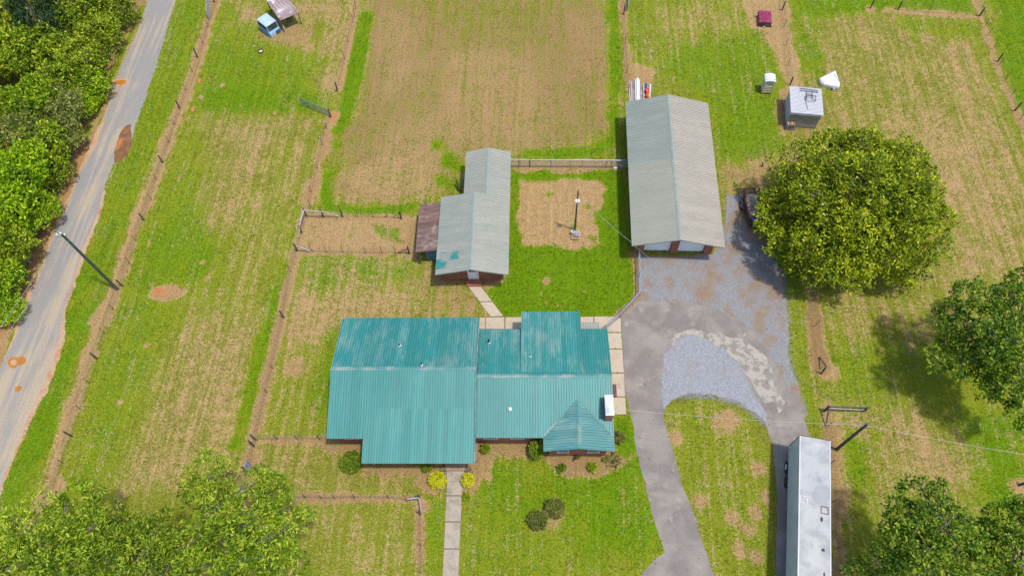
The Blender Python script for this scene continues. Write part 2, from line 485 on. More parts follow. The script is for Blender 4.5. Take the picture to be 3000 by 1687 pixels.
def zone(pts, soil=None, lush=None, red=None, brown=None, f=0.8):
    if f >= 0.8 and soil is not None:
        soil = 0.46 + (soil - 0.5) * 0.62; f = f * 1.7
    s_ = window(pts, f + 0.3)
    px, py = GX[s_], GY[s_]
    if px.size == 0: return
    d = segdist(px, py, pts, True); sd = np.where(inside(px, py, pts), -d, d) + WN[s_] * min(0.45, 0.3 * f + 0.05)
    t = np.clip(0.5 - sd / (2 * f), 0, 1)
    put(t * t * (3 - 2 * t), s_, soil, lush, red, brown)
def strip(pts, wd, soil=None, lush=None, red=None, brown=None, f=0.35):
    s_ = window(pts, wd + f + 0.3)
    px, py = GX[s_], GY[s_]
    if px.size == 0: return
    d = segdist(px, py, pts, False) + WN[s_] * 0.32 * min(wd, 0.6)
    t = np.clip((wd + f - d) / (2 * f), 0, 1)
    put(t * t * (3 - 2 * t), s_, soil, lush, red, brown)
def spot(p, r, soil=None, lush=None, red=None, brown=None, f=None):
    f = f or r * 0.5
    s_ = window([p], r + f + 0.3)
    d = np.hypot(GX[s_] - p[0], GY[s_] - p[1])
    t = np.clip((r + f - d) / (2 * f), 0, 1)
    put(t, s_, soil, lush, red, brown)

# verge between road and fence, forest floor
zone([(-73.75,78.61),(-53.13,78.89),(-52.94,56.77),(-53.04,38.58),(-52.76,25.84),(-55.98,15.23),(-101.37,78.25)], 0.8, 0.3, 0.15, 0.8)
strip([(-53.65,74.32),(-54.30,67.16),(-54.14,56.75),(-53.87,45.80),(-53.50,38.07),(-53.34,31.47),(-53.55,25.81)], 0.9, 0.95, 0.3, 0.45, 0.4, 0.5)
strip([(-53.64,77.34),(-53.93,69.26),(-54.20,59.88),(-54.21,55.53)], 0.5, 0.2, 0.6, 0, 0, 0.4)
strip([(-52.79,45.29),(-52.72,40.08),(-52.58,33.33),(-52.63,27.54)], 0.5, 0.35, 0.5, 0, 0, 0.5)
zone([(-49.90,78.93),(-45.08,78.99),(-44.27,66.65),(-44.76,53.35),(-44.75,41.83),(-45.07,34.02),(-45.00,25.27),(-44.82,18.21),(-45.27,12.46),(-48.10,7.11),(-50.14,8.60),(-48.51,15.14),(-48.16,23.13),(-47.85,29.43),(-48.87,35.31),(-48.96,43.27),(-49.43,53.24),(-49.58,69.33)], 0.12, 0.72)
zone([(-48.78,36.27),(-47.20,39.24),(-46.34,30.35),(-45.74,24.02),(-45.66,17.43),(-46.74,13.44),(-47.64,14.82),(-47.77,23.14),(-47.59,28.13)], 0.08, 0.9)
zone([(-49.90,78.93),(-48.29,78.95),(-47.96,64.56),(-48.03,53.28),(-48.11,47.58),(-49.54,49.21),(-49.49,58.09),(-49.58,69.33)], 0.25, 0.75)
# west paddock
zone([(-44.28,79.00),(-25.43,79.25),(-25.45,63.02),(-27.42,60.42),(-41.27,58.88),(-43.00,64.65)], 0.22, 0.66)
zone([(-36.02,79.11),(-25.70,79.25),(-25.41,64.32),(-26.84,62.67),(-29.07,64.25),(-27.31,68.32),(-30.18,70.36),(-27.34,74.72),(-33.03,74.63)], 0.68, 0.35, 0.05, 0.2, 1.2)
zone([(-41.69,78.27),(-38.59,78.69),(-37.34,75.31),(-39.78,74.53)], 0.7, 0.3, 0.1, 0.2)
zone([(-37.52,74.93),(-32.53,76.12),(-30.18,73.21),(-30.75,70.70),(-34.23,70.29),(-36.63,72.03)], 0.9, 0.3, 0.25, 0.45, 0.8)
zone([(-43.05,70.85),(-34.23,70.29),(-29.55,66.92),(-29.33,60.38),(-40.63,59.21),(-42.67,65.33)], 0.15, 0.75, f=1.2)
zone([(-41.26,63.69),(-32.59,62.23),(-27.64,61.69),(-27.22,59.30),(-41.03,58.89)], 0.1, 0.95, f=1.0)
# long west field between the road fence and the inner fence
zone([(-41.23,58.76),(-27.15,58.87),(-26.38,48.13),(-26.33,40.82),(-26.35,31.43),(-26.42,20.76),(-26.90,16.31),(-42.07,12.59),(-43.25,21.32),(-43.77,39.33)], 0.38, 0.5)
zone([(-40.39,58.28),(-27.59,58.67),(-27.42,52.59),(-27.51,47.01),(-29.72,48.04),(-32.09,50.77),(-33.64,43.68),(-35.92,40.55),(-38.99,45.64),(-39.58,52.30)], 0.46, 0.35, 0.05, 0.2, 1.5)
zone([(-36.63,56.52),(-31.46,56.63),(-30.73,50.80),(-34.95,51.27)], 0.66, 0.35, 0.05, 0.2, 1.2)
zone([(-43.77,39.33),(-41.82,56.41),(-38.60,51.18),(-38.06,40.49),(-36.54,30.22),(-37.09,21.15),(-39.31,15.13),(-41.84,13.98),(-43.43,25.32)], 0.18, 0.72, f=1.5)
zone([(-42.81,43.43),(-37.83,44.61),(-34.21,40.60),(-34.70,35.73),(-40.79,36.50),(-42.92,39.36)], 0.16, 0.85, f=1.5)
zone([(-31.95,31.25),(-28.14,32.26),(-27.28,24.65),(-27.31,18.11),(-33.91,15.34),(-36.86,16.66),(-36.25,23.54),(-34.60,28.98)], 0.58, 0.35, 0.04, 0.15, 1.6)
zone([(-36.19,28.93),(-32.65,30.79),(-28.99,25.40),(-29.04,19.15),(-33.59,16.78),(-35.89,19.66)], 0.58, 0.35, 0.0, 0.1, 1.8)
zone([(-27.30,45.95),(-26.33,45.44),(-26.77,39.82),(-26.75,31.42),(-26.93,23.06),(-27.48,18.84),(-28.58,18.80),(-28.44,23.01),(-28.25,30.93),(-28.06,37.83)], 0.08, 0.85, f=0.7)
zone([(-32.70,53.63),(-27.46,57.94),(-26.65,45.97),(-27.45,36.89),(-29.74,35.88),(-31.46,43.74)], 0.42, 0.5, f=1.5)
zone([(-40.24,35.33),(-38.54,36.00),(-36.59,34.97),(-37.00,34.17),(-38.16,33.86),(-39.98,34.41)], 0.98, 0.3, 0.35, 0.35, 0.35)
zone([(-40.24,35.33),(-39.16,35.51),(-38.39,34.69),(-39.81,34.55)], 1.0, 0.3, 0.9, 0, 0.25)
for q in [(-35.85,38.58),(-31.82,28.22),(-38.99,28.93),(-34.88,22.79),(-33.45,50.73),(-31.92,45.83),(-34.94,36.67),(-39.95,23.01),(-29.19,24.58),(-42.78,58.23),(-41.99,61.72),(-43.13,61.38),(-43.34,65.99),(-39.79,63.72),(-32.49,59.38),(-28.34,57.61)]: spot(q, 0.25, 0.9, 0.3, 0.35, 0.1)
# centre field, brown and mown in lines
zone([(-24.94,77.73),(-24.63,70.45),(-23.89,58.63),(-24.08,50.40),(-24.60,47.36),(-21.67,45.04),(-15.57,44.94),(-11.92,47.41),(-9.48,52.72),(-3.88,52.86),(8.61,53.43),(8.90,79.71),(-24.90,79.26)], 0.30, 0.7)
zone([(-24.16,77.74),(-22.94,59.27),(-24.44,56.79),(-23.63,50.41),(-23.94,48.19),(-21.47,46.63),(-16.22,46.77),(-12.46,48.48),(-9.69,52.44),(-5.27,53.80),(-2.11,53.64),(4.62,54.95),(6.91,57.47),(7.79,65.60),(7.27,75.23),(6.87,81.21),(-24.07,80.82)], 0.66, 0.35, 0.03, 0.75, 1.3)
zone([(-22.59,77.77),(-16.87,77.85),(-15.67,66.49),(-17.58,61.89),(-21.01,62.46)], 0.82, 0.3, 0.06, 0.5, 1.5)
zone([(-17.19,80.91),(1.68,81.15),(0.72,75.14),(-7.63,70.73),(-14.31,72.74)], 0.50, 0.36, 0.0, 0.7, 2.0)
zone([(-13.17,71.34),(-2.68,70.81),(0.91,62.26),(-1.23,54.35),(-8.89,53.89),(-15.16,48.96),(-20.84,48.27),(-19.32,56.90),(-14.18,61.32)], 0.74, 0.3, 0.0, 0.45, 1.8)
zone([(1.72,76.61),(7.30,76.70),(7.34,66.91),(2.77,66.17)], 0.86, 0.3, 0.05, 0.6, 1.4)
zone([(-18.85,53.37),(-13.34,52.92),(-12.51,49.02),(-16.29,47.30),(-21.12,47.18),(-22.51,50.44)], 0.84, 0.3, 0.08, 0.3, 1.0)
strip([(-23.69,76.25),(-23.88,70.46),(-23.76,63.05),(-24.17,58.62)], 0.9, 0.08, 0.95, 0, 0, 0.5)
strip([(7.89,80.46),(7.92,70.99),(7.93,65.61),(7.79,59.91)], 0.75, 0.12, 0.85, 0, 0, 0.5)
strip([(-2.11,53.76),(1.92,54.14),(5.06,54.61),(7.57,56.30),(8.33,59.31)], 0.7, 0.12, 0.95, 0, 0, 0.6)
strip([(-24.70,48.72),(-23.58,46.05),(-20.44,45.60),(-16.11,45.82),(-14.42,46.28)], 0.45, 0.08, 0.95, 0, 0, 0.4)
for q in [(-11.11,53.26),(-10.09,51.86),(-11.70,49.87),(-10.11,49.36),(-7.24,52.78),(-12.63,54.97),(-11.26,52.40),(-24.33,54.70),(-24.44,56.79),(-24.53,50.39)]: spot(q, 0.7, 0.15, 0.95, f=0.5)
# yard between house, shed and garage
zone([(-3.94,52.29),(9.02,52.60),(9.16,41.81),(9.27,36.12),(6.82,33.13),(-3.80,33.02),(-6.17,35.89),(-3.64,38.07)], 0.02, 0.97, 0, 0, 0.5)
strip([(-3.95,52.57),(1.05,52.46),(8.59,52.87)], 0.35, 0.9, 0.3, 0.15, 0.5, 0.25)
zone([(-3.87,52.69),(8.59,52.98),(8.56,51.86),(1.06,51.23),(-3.81,51.45)], 0.75, 0.4, 0.1, 0.4, 0.4)
zone([(-2.96,49.92),(0.20,50.32),(5.90,50.30),(6.53,48.96),(6.26,46.30),(5.18,44.72),(5.77,41.82),(3.28,41.26),(0.78,41.98),(-2.55,41.59),(-3.00,44.50)], 0.95, 0.3, 0.03, 0.06, 0.5)
for q in [(2.86,44.14),(4.56,46.78),(4.95,42.69),(4.11,41.18),(5.40,45.75),(0.24,48.26)]: spot(q, 0.5, 0.3, 0.9, f=0.4)
spot((0.25,37.38), 0.42, 1.0, 0.3, 0.3, 0.45, 0.15)
strip([(8.42,59.31),(8.78,51.75),(8.96,40.83)], 0.5, 0.35, 0.7, 0, 0.3, 0.5)
strip([(9.13,40.83),(9.75,36.14),(7.61,33.38)], 0.45, 0.85, 0.3, 0.1, 0.5, 0.3)
zone([(9.46,40.84),(10.69,40.88),(10.96,38.02),(10.24,35.47),(9.33,35.44)], 0.95, 0.3, 0.1, 0.3, 0.4)
for q in [(-1.78,43.51),(0.89,35.64),(2.09,35.00),(1.50,34.53),(0.18,34.85),(-0.32,35.83),(4.09,36.20)]: spot(q, 0.2, 0.7, 0.6, 0.1, 0.2)
# west of the shed
zone([(-26.14,39.83),(-13.54,40.19),(-10.99,39.78),(-6.15,35.66),(-4.79,32.99),(-6.98,33.01),(-20.11,32.51),(-20.59,28.16),(-24.83,23.93),(-25.92,25.50),(-25.92,32.33)], 0.62, 0.6, 0.03, 0.08, 0.8)
zone([(-25.43,39.46),(-13.69,39.70),(-12.61,37.33),(-15.77,36.30),(-20.08,37.59),(-22.17,35.18),(-24.62,35.10)], 0.42, 0.9, f=1.0)
zone([(-24.45,34.19),(-14.85,35.40),(-12.97,33.18),(-20.11,32.51),(-20.94,30.29),(-23.94,29.33)], 0.76, 0.5, 0.02, 0.0, 0.8)
zone([(-14.78,36.56),(-10.85,38.33),(-6.88,37.50),(-4.99,33.07),(-7.38,33.13),(-10.62,33.70)], 0.55, 0.5, 0.05, 0.35, 0.8)
zone([(-11.22,37.85),(-3.85,38.06),(-4.08,37.02),(-5.98,36.13),(-7.85,36.77),(-10.93,36.91)], 0.92, 0.3, 0.05, 0.55, 0.4)
zone([(-26.62,44.65),(-14.04,44.82),(-13.58,40.58),(-26.23,40.33)], 0.82, 0.6, 0.03, 0.22, 0.5)
zone([(-18.45,43.83),(-15.63,43.65),(-15.18,41.63),(-16.93,42.08),(-18.28,42.55)], 0.42, 0.95, f=0.5)
strip([(-26.53,44.65),(-26.30,41.83),(-26.23,40.33)], 0.3, 0.98, 0.3, 0.2, 0.1, 0.2)
zone([(-14.62,44.19),(-13.85,44.21),(-13.49,39.70),(-14.53,39.67)], 0.85, 0.4, 0, 0.4, 0.5)
zone([(-25.65,28.00),(-20.94,30.29),(-19.48,20.44),(-24.82,20.24),(-26.34,20.38)], 0.40, 0.62)
spot((-23.70,27.02), 1.0, 0.75, 0.4, 0.05, 0.3); spot((-25.06,31.03), 0.8, 0.6, 0.5, 0.05, 0.3)
zone([(-21.53,30.27),(-20.29,31.18),(-20.37,25.69),(-19.62,20.62),(-20.87,20.95),(-21.39,26.06)], 0.12, 0.85)
# front of the house
zone([(-26.14,19.45),(-15.88,19.82),(-10.54,17.64),(-8.76,17.70),(-10.63,15.17),(-21.57,14.92),(-25.23,15.31)], 0.42, 0.42, 0.0, 0.2)
zone([(-15.98,17.98),(-8.62,18.14),(-8.55,17.35),(-10.46,16.93),(-13.02,17.36),(-15.67,17.09)], 0.85, 0.3, 0.0, 0.55, 0.5)
zone([(-10.52,17.46),(-8.38,17.54),(-8.39,15.60),(-9.79,15.55),(-11.12,16.37)], 0.85, 0.3, 0.05, 0.5, 0.4)
zone([(-23.20,14.17),(-10.74,14.54),(-10.03,8.00),(-21.83,7.52)], 0.40, 0.52)
zone([(-9.72,14.86),(-8.22,14.91),(-7.81,8.09),(-9.20,8.03)], 0.15, 0.8)
zone([(-6.77,18.86),(7.17,17.94),(8.76,22.77),(9.86,15.60),(10.58,11.34),(8.22,8.74),(-6.29,8.15)], 0.20, 0.66)
zone([(2.25,17.40),(8.66,20.15),(9.85,15.26),(10.32,11.33),(4.99,11.76),(0.90,14.58)], 0.06, 0.9, f=1.6)
zone([(-4.55,18.94),(1.54,17.73),(2.28,14.63),(-3.53,13.40),(-5.81,16.39)], 0.12, 0.85, f=1.2)
zone([(-6.84,20.70),(0.41,20.96),(0.63,19.20),(-2.40,19.02),(-4.19,18.95),(-5.15,17.12),(-5.89,15.00),(-6.74,15.66),(-6.62,17.78)], 0.8, 0.4, 0.05, 0.5, 0.5)
zone([(0.62,19.86),(7.24,20.10),(8.37,22.00),(8.66,20.15),(7.19,18.65),(6.12,17.90),(2.96,17.43),(1.89,18.10),(0.64,18.77)], 0.95, 0.3, 0.05, 0.6, 0.4)
zone([(6.78,23.27),(8.24,23.32),(8.66,20.15),(7.64,19.39),(6.94,19.73)], 0.06, 0.9, f=0.4)
zone([(-19.62,20.17),(-16.14,20.29),(-15.99,19.26),(-17.96,19.00),(-19.51,19.50)], 0.9, 0.3, 0.1, 0.6, 0.4)
spot((-4.52,17.22), 0.3, 1.0, 0.3, 0.5, 0.3, 0.15)
zone([(0.06,13.87),(1.58,15.29),(2.28,13.96),(1.28,12.59),(-0.42,12.69)], 0.6, 0.5, 0, 0.3, 0.4)
# driveway island
zone([(11.24,23.62),(13.68,25.73),(18.01,25.01),(20.36,23.37),(20.98,19.88),(19.76,9.21),(14.74,9.01),(12.68,16.74)], 0.30, 0.6)
zone([(16.49,24.38),(18.34,24.64),(17.73,22.33),(15.65,23.01)], 0.95, 0.3, 0.3, 0.3, 0.7)
for q in [(16.59,14.51),(18.66,14.93),(16.99,11.92),(19.84,16.33),(17.83,13.57),(13.98,15.76),(12.29,21.39),(19.45,18.75),(18.24,11.33)]: spot(q, 0.6, 0.8, 0.4, 0.2, 0.3)
strip([(12.54,25.22),(14.78,25.69),(17.28,24.99),(19.66,23.53),(20.77,20.96),(20.35,16.34),(19.88,11.39)], 0.5, 0.2, 0.35, 0, 0.2, 0.4)
# lawn east of the garage
zone([(10.44,79.73),(29.27,79.98),(28.59,65.99),(26.17,51.62),(19.46,47.16),(18.58,51.43),(18.26,63.23),(12.89,67.68),(9.79,68.29)], 0.27, 0.72)
zone([(12.92,78.26),(24.67,79.54),(24.31,76.21),(15.33,68.39),(13.03,70.39)], 0.5, 0.55, 0.05, 0.1, 1.5)
zone([(24.71,79.92),(29.77,79.98),(29.48,70.66),(28.50,65.35),(27.46,69.95),(26.44,73.39),(25.22,75.50)], 0.95, 0.3, 0.08, 0.22, 0.7)
zone([(9.53,67.95),(12.41,67.67),(12.45,63.76),(9.34,62.11)], 0.95, 0.3, 0.15, 0.3, 0.5)
zone([(19.19,63.25),(27.25,64.68),(26.80,57.91),(23.18,53.78),(18.89,54.82)], 0.15, 0.85, f=1.4)
zone([(14.61,72.49),(25.38,72.67),(26.31,64.66),(17.81,63.54),(14.76,67.05)], 0.2, 0.8, f=1.3)
zone([(19.34,52.56),(25.81,53.84),(25.23,49.43),(21.01,49.86),(19.36,46.12),(18.85,46.11)], 0.78, 0.4, 0.05, 0.35, 0.9)
zone([(27.20,64.36),(32.65,65.10),(32.17,58.02),(26.50,57.31),(26.29,60.91)], 0.95, 0.3, 0.2, 0.5, 0.6)
# east paddock
zone([(30.41,75.58),(33.57,78.54),(53.33,76.64),(52.39,62.67),(52.21,53.35),(56.10,49.15),(52.06,36.52),(40.75,37.07),(27.07,36.66),(26.97,52.74),(29.57,71.35)], 0.44, 0.36)
zone([(30.66,75.58),(33.84,77.08),(32.95,71.41),(33.08,63.53),(31.95,65.09),(29.43,68.64)], 0.2, 0.8, f=0.8)
zone([(42.66,76.84),(53.23,76.28),(52.75,69.05),(52.17,60.24),(50.67,59.61),(51.28,72.39),(44.98,74.03)], 0.25, 0.75, f=1.0)
zone([(46.83,71.64),(51.28,72.39),(51.49,62.65),(50.67,53.31),(47.81,52.15),(47.88,62.58)], 0.62, 0.35, 0.0, 0.0, 1.5)
zone([(40.11,59.98),(49.94,60.19),(48.03,43.88),(42.53,38.04),(42.53,47.76)], 0.68, 0.35, 0.0, 0.0, 2.0)
zone([(31.39,80.76),(53.48,81.05),(52.72,78.08),(43.49,78.53),(31.36,77.04)], 0.12, 0.9)
zone([(55.92,81.83),(66.59,81.97),(57.48,53.47),(53.69,58.49),(53.97,68.41)], 0.03, 0.85)
zone([(24.97,38.44),(27.61,37.59),(40.97,37.99),(48.37,40.06),(52.06,36.52),(43.65,10.19),(25.09,9.43),(25.65,16.55),(26.03,24.14)], 0.45, 0.55)
zone([(26.50,30.54),(32.68,31.58),(32.56,25.52),(27.48,25.34)], 0.22, 0.75, f=1.4)
zone([(33.10,29.93),(45.57,30.34),(43.96,24.77),(37.50,23.78),(32.92,25.53)], 0.18, 0.6, 0, 0, 1.6)
zone([(28.59,23.47),(35.18,24.46),(39.17,19.48),(36.16,15.60),(31.10,18.48)], 0.66, 0.45, 0.03, 0.12, 1.6)
zone([(38.92,23.83),(44.70,24.41),(42.07,15.50),(37.57,14.67)], 0.1, 0.9, f=1.5)
zone([(27.54,21.57),(30.08,22.03),(28.91,17.70),(26.73,16.93)], 0.15, 0.85, f=0.8)
zone([(26.39,16.92),(30.28,17.75),(30.52,14.06),(26.63,12.62)], 0.3, 0.55, 0, 0.2, 0.8)
zone([(23.38,38.39),(26.17,38.47),(25.62,29.68),(25.49,24.12),(25.07,21.48),(24.47,22.20),(23.51,27.98),(23.64,33.01)], 0.28, 0.6, f=0.6)
spot((27.07,28.30), 0.8, 0.95, 0.3, 0.25, 0.1); spot((41.64,18.01), 0.7, 0.9, 0.3, 0.1, 0.1)
# bare strips under the fences
FL = dict(red=0.22, brown=0.25)
strip([(-44.44,79.00),(-44.39,73.72),(-43.84,65.98),(-44.22,58.20),(-44.33,51.04),(-44.35,43.39),(-44.27,35.45),(-44.40,28.24),(-44.47,24.88),(-44.18,20.12),(-43.71,14.61),(-43.93,10.82)], 0.62, 0.93, 0.3, 0.12, 0.30, 0.4)
strip([(-44.28,79.00),(-44.24,73.73),(-43.69,65.98),(-44.07,58.20),(-44.19,51.04),(-44.22,43.39),(-44.15,35.45),(-44.29,28.24),(-44.35,24.88),(-44.06,20.13),(-43.60,14.62)], 0.09, 1.0, 0.3, 0.1, 0.9, 0.15)
strip([(-25.59,79.25),(-25.47,73.29),(-25.56,68.35),(-25.46,63.67)], 0.42, 0.98, 0.3, 0.3, 0.35, 0.3)
strip([(-25.40,59.21),(-25.77,54.96),(-25.88,50.35),(-26.05,47.05),(-26.28,45.18)], 0.55, 0.98, 0.3, 0.35, 0.4, 0.35)
spot((-25.29,59.09), 0.7, 1.0, 0.3, 0.7, 0.1, 0.3)
strip([(-26.19,40.08),(-26.23,35.99),(-26.32,32.32),(-26.32,28.40),(-26.24,24.28),(-26.32,21.14),(-26.23,18.51),(-26.08,16.70)], 0.42, 0.95, 0.3, 0.15, 0.5, 0.35)
strip([(-26.21,44.82),(-22.03,44.61),(-18.57,44.70),(-14.91,44.80)], 0.32, 0.97, 0.3, 0.3, 0.4, 0.25)
strip([(-26.19,40.08),(-21.75,40.21),(-13.77,40.43)], 0.3, 0.95, 0.3, 0.2, 0.4, 0.25)
strip([(-26.18,19.63),(-23.99,19.82),(-21.79,19.90),(-19.60,20.06)], 0.28, 0.92, 0.3, 0.1, 0.5, 0.3)
strip([(-21.53,14.68),(-15.88,14.83),(-10.61,14.93),(-10.07,12.48),(-9.66,8.01)], 0.30, 0.95, 0.3, 0.15, 0.5, 0.3)
spot((-10.19,14.32), 0.6, 1.0, 0.3, 0.4, 0.2)
strip([(9.18,80.47),(9.31,73.11),(9.46,65.64),(9.84,63.07)], 0.36, 0.97, 0.3, 0.12, 0.5, 0.25)
strip([(29.37,80.73),(29.18,74.84),(29.05,69.30),(28.78,65.03)], 0.75, 0.97, 0.3, 0.12, 0.25, 0.4)
strip([(54.22,81.06),(53.81,76.64),(53.66,72.43),(53.38,67.10),(53.57,62.08),(53.89,55.62)], 0.40, 0.96, 0.3, 0.15, 0.3, 0.3)
strip([(42.41,78.08),(48.23,77.72),(53.89,76.93)], 0.42, 0.9, 0.3, 0.15, 0.3, 0.35)
spot((40.49,78.34), 0.6, 0.85, 0.3, 0.15, 0.3)
strip([(26.99,41.34),(26.74,35.75),(26.38,30.96),(26.36,28.48)], 0.62, 0.97, 0.3, 0.05, 0.75, 0.35)
strip([(26.33,24.92),(26.26,23.39),(26.36,20.80),(25.92,16.56),(24.83,9.42)], 0.5, 0.95, 0.3, 0.2, 0.55, 0.35)
zone([(-26.44,15.09),(-23.73,15.02),(-23.40,14.27),(-25.59,13.73),(-26.42,14.22)], 1.0, 0.3, 0.8, 0.1, 0.5)
zone([(-27.26,16.30),(-24.82,16.75),(-23.73,15.02),(-26.50,14.56)], 0.9, 0.3, 0.1, 0.7, 0.5)

def stone(pts, v, f):
    s_ = window(pts, f + 0.3); px, py = GX[s_], GY[s_]
    d = segdist(px, py, pts, True); sd = np.where(inside(px, py, pts), -d, d)
    A[4][s_] = np.maximum(A[4][s_], v * np.clip(0.5 - sd / (2 * f), 0, 1))
stone([(9.46,40.84),(17.66,41.32),(18.84,45.08),(19.43,49.01),(21.75,48.81),(21.76,45.16),(23.53,42.71),(24.84,38.90),(24.48,34.34),(24.04,29.63),(24.32,27.20),(24.71,23.71),(23.27,23.66),(20.55,31.19),(15.52,34.96),(9.22,34.67)], 0.75, 1.1)
stone([(11.02,24.38),(11.15,26.76),(12.91,30.95),(16.35,31.06),(19.98,26.26),(21.46,23.60),(20.58,22.25),(18.29,24.25),(15.82,24.94),(13.62,24.94)], 0.7, 0.7)
stone([(-49.64,78.93),(-49.42,69.33),(-49.11,58.09),(-49.72,49.77),(-48.80,42.23),(-48.58,35.70),(-48.05,29.42),(-47.78,20.57),(-48.02,13.92),(-47.79,8.05),(-54.71,7.77),(-53.11,19.04),(-52.76,25.84),(-52.93,31.49),(-53.26,41.60),(-53.13,50.26),(-52.94,64.47),(-53.67,78.88)], 0.62, 0.6)
ng = GX.shape
Zg = 0.025 * np.sin(GX * 0.21 + 1.3) * np.sin(GY * 0.17) * 0
verts = np.stack([GX, GY, Zg], -1).reshape(-1, 3)
ii = (np.arange(ng[0] - 1)[:, None] * ng[1] + np.arange(ng[1] - 1)[None, :]).reshape(-1)
quads = np.stack([ii, ii + 1, ii + ng[1] + 1, ii + ng[1]], -1)
def fast_mesh(name, verts, faces, mat, attrs=None):
    m = bpy.data.meshes.new(name)
    nv, nf, k = len(verts), len(faces), faces.shape[1]
    m.vertices.add(nv); m.vertices.foreach_set('co', np.asarray(verts, np.float32).ravel())
    m.loops.add(nf * k); m.loops.foreach_set('vertex_index', np.asarray(faces, np.int32).ravel())
    m.polygons.add(nf); m.polygons.foreach_set('loop_start', np.arange(0, nf * k, k, dtype=np.int32))
    for a, (dom, vals) in (attrs or {}).items():
        at_ = m.attributes.new(a, 'FLOAT', dom); at_.data.foreach_set('value', np.asarray(vals, np.float32).ravel())
    m.update(); m.validate()
    m.materials.append(mat)
    return m

def ground_mat():
    k = N('field_ground', 0.95, 0, 0.08)
    p = k.pos()
    soil, lush, red, brown = k.attr('soil'), k.attr('lush'), k.attr('red'), k.attr('brown')
    ce = lambda n, a: k.math('MULTIPLY', k.math('SUBTRACT', n, 0.5), a)
    n_patch = k.noise(p, 0.33, 6, 0.62, 0.4)
    n_streak = k.noise(k.mapv(p, (1.5, 0.13, 1)), 0.8, 5, 0.65)
    n_row = k.noise(k.mapv(p, (2.4, 0.07, 1)), 1.0, 4, 0.65)
    n_mid = k.noise(k.mapv(p, (1, 1, 1), (7, 3, 0)), 1.5, 6, 0.7, 0.3)
    n_fine = k.noise(p, 6.0, 5, 0.75)
    n_grain = k.noise(k.mapv(p, (1, 1, 1), rot=(0, 0, 0.4)), 19.0, 3, 0.75)
    n_dark = k.noise(k.mapv(p, (1, 1, 1), (31, 17, 0)), 3.2, 5, 0.75)
    s = k.math('ADD', soil, ce(n_patch, 0.55))
    s = k.math('ADD', s, ce(n_streak, 0.95))
    s = k.math('ADD', s, ce(n_row, 0.72))
    s = k.math('ADD', s, ce(n_mid, 1.0))
    s = k.math('ADD', s, ce(n_fine, 1.25))
    sm = k.step(s, 0.30, 0.70)
    # grass
    l = k.math('ADD', lush, ce(n_patch, 0.8))
    l = k.math('ADD', l, ce(n_mid, 1.0))
    l = k.math('ADD', l, ce(n_streak, 0.8))
    olive = k.mix(k.step(n_fine, 0.30, 0.70), (0.088, 0.100, 0.007), (0.215, 0.208, 0.034))
    mid = k.mix(k.step(n_fine, 0.30, 0.70), (0.090, 0.128, 0.003), (0.205, 0.228, 0.014))
    green = k.mix(k.step(n_fine, 0.30, 0.70), (0.056, 0.124, 0.001), (0.128, 0.208, 0.004))
    g = k.mix(k.step(l, 0.25, 0.58), olive, mid)
    g = k.mix(k.step(l, 0.54, 0.88), g, green)
    # soil, thatch and clay
    tan = k.mix(k.step(n_mid, 0.35, 0.65), (0.215, 0.130, 0.050), (0.285, 0.185, 0.082))
    tan = k.mix(k.step(n_fine, 0.42, 0.72), tan, (0.40, 0.295, 0.150))
    brn = k.mix(k.step(n_fine, 0.33, 0.7), (0.150, 0.092, 0.040), (0.310, 0.205, 0.094))
    brn = k.mix(k.math('MULTIPLY', k.step(n_row, 0.44, 0.62), 0.5), brn, (0.145, 0.125, 0.034))
    brn = k.mix(k.math('MULTIPLY', k.step(n_streak, 0.50, 0.66), 0.6), brn, (0.255, 0.140, 0.062))
    b = k.mix(k.step(k.math('ADD', brown, ce(n_mid, 0.6)), 0.1, 0.8), tan, brn)
    r = k.math('ADD', red, ce(n_mid, 0.7))
    b = k.mix(k.math('MULTIPLY', k.step(r, 0.15, 0.9), 0.8), b, (0.34, 0.135, 0.05))
    b = k.mix(k.math('MULTIPLY', k.step(n_dark, 0.57, 0.70), 0.6), b, (0.070, 0.052, 0.028))
    c = k.mix(sm, g, b)
    c = k.mul(c, k.lin(n_row, 0.3, 0.7, 0.89, 1.11))
    gs = k.math('ADD', k.attr('stone'), k.math('ADD', ce(n_mid, 0.7), ce(n_fine, 1.2)))
    c = k.mix(k.step(gs, 0.42, 0.62), c, k.mix(k.step(n_grain, 0.35, 0.65), (0.13, 0.13, 0.135), (0.21, 0.208, 0.21)))
    c = k.mul(c, k.lin(n_grain, 0.25, 0.75, 0.55, 1.45))
    k.bump(k.math('ADD', k.math('ADD', n_fine, k.math('MULTIPLY', n_grain, 0.6)), n_mid), 0.8, 0.12)
    return k.done(c)
m_ground = ground_mat()
gm = fast_mesh('ground', verts, quads, m_ground, {n: ('POINT', A[i].reshape(-1)) for i, n in enumerate(('soil', 'lush', 'red', 'brown', 'stone'))})
ground = struct(link('ground', gm))

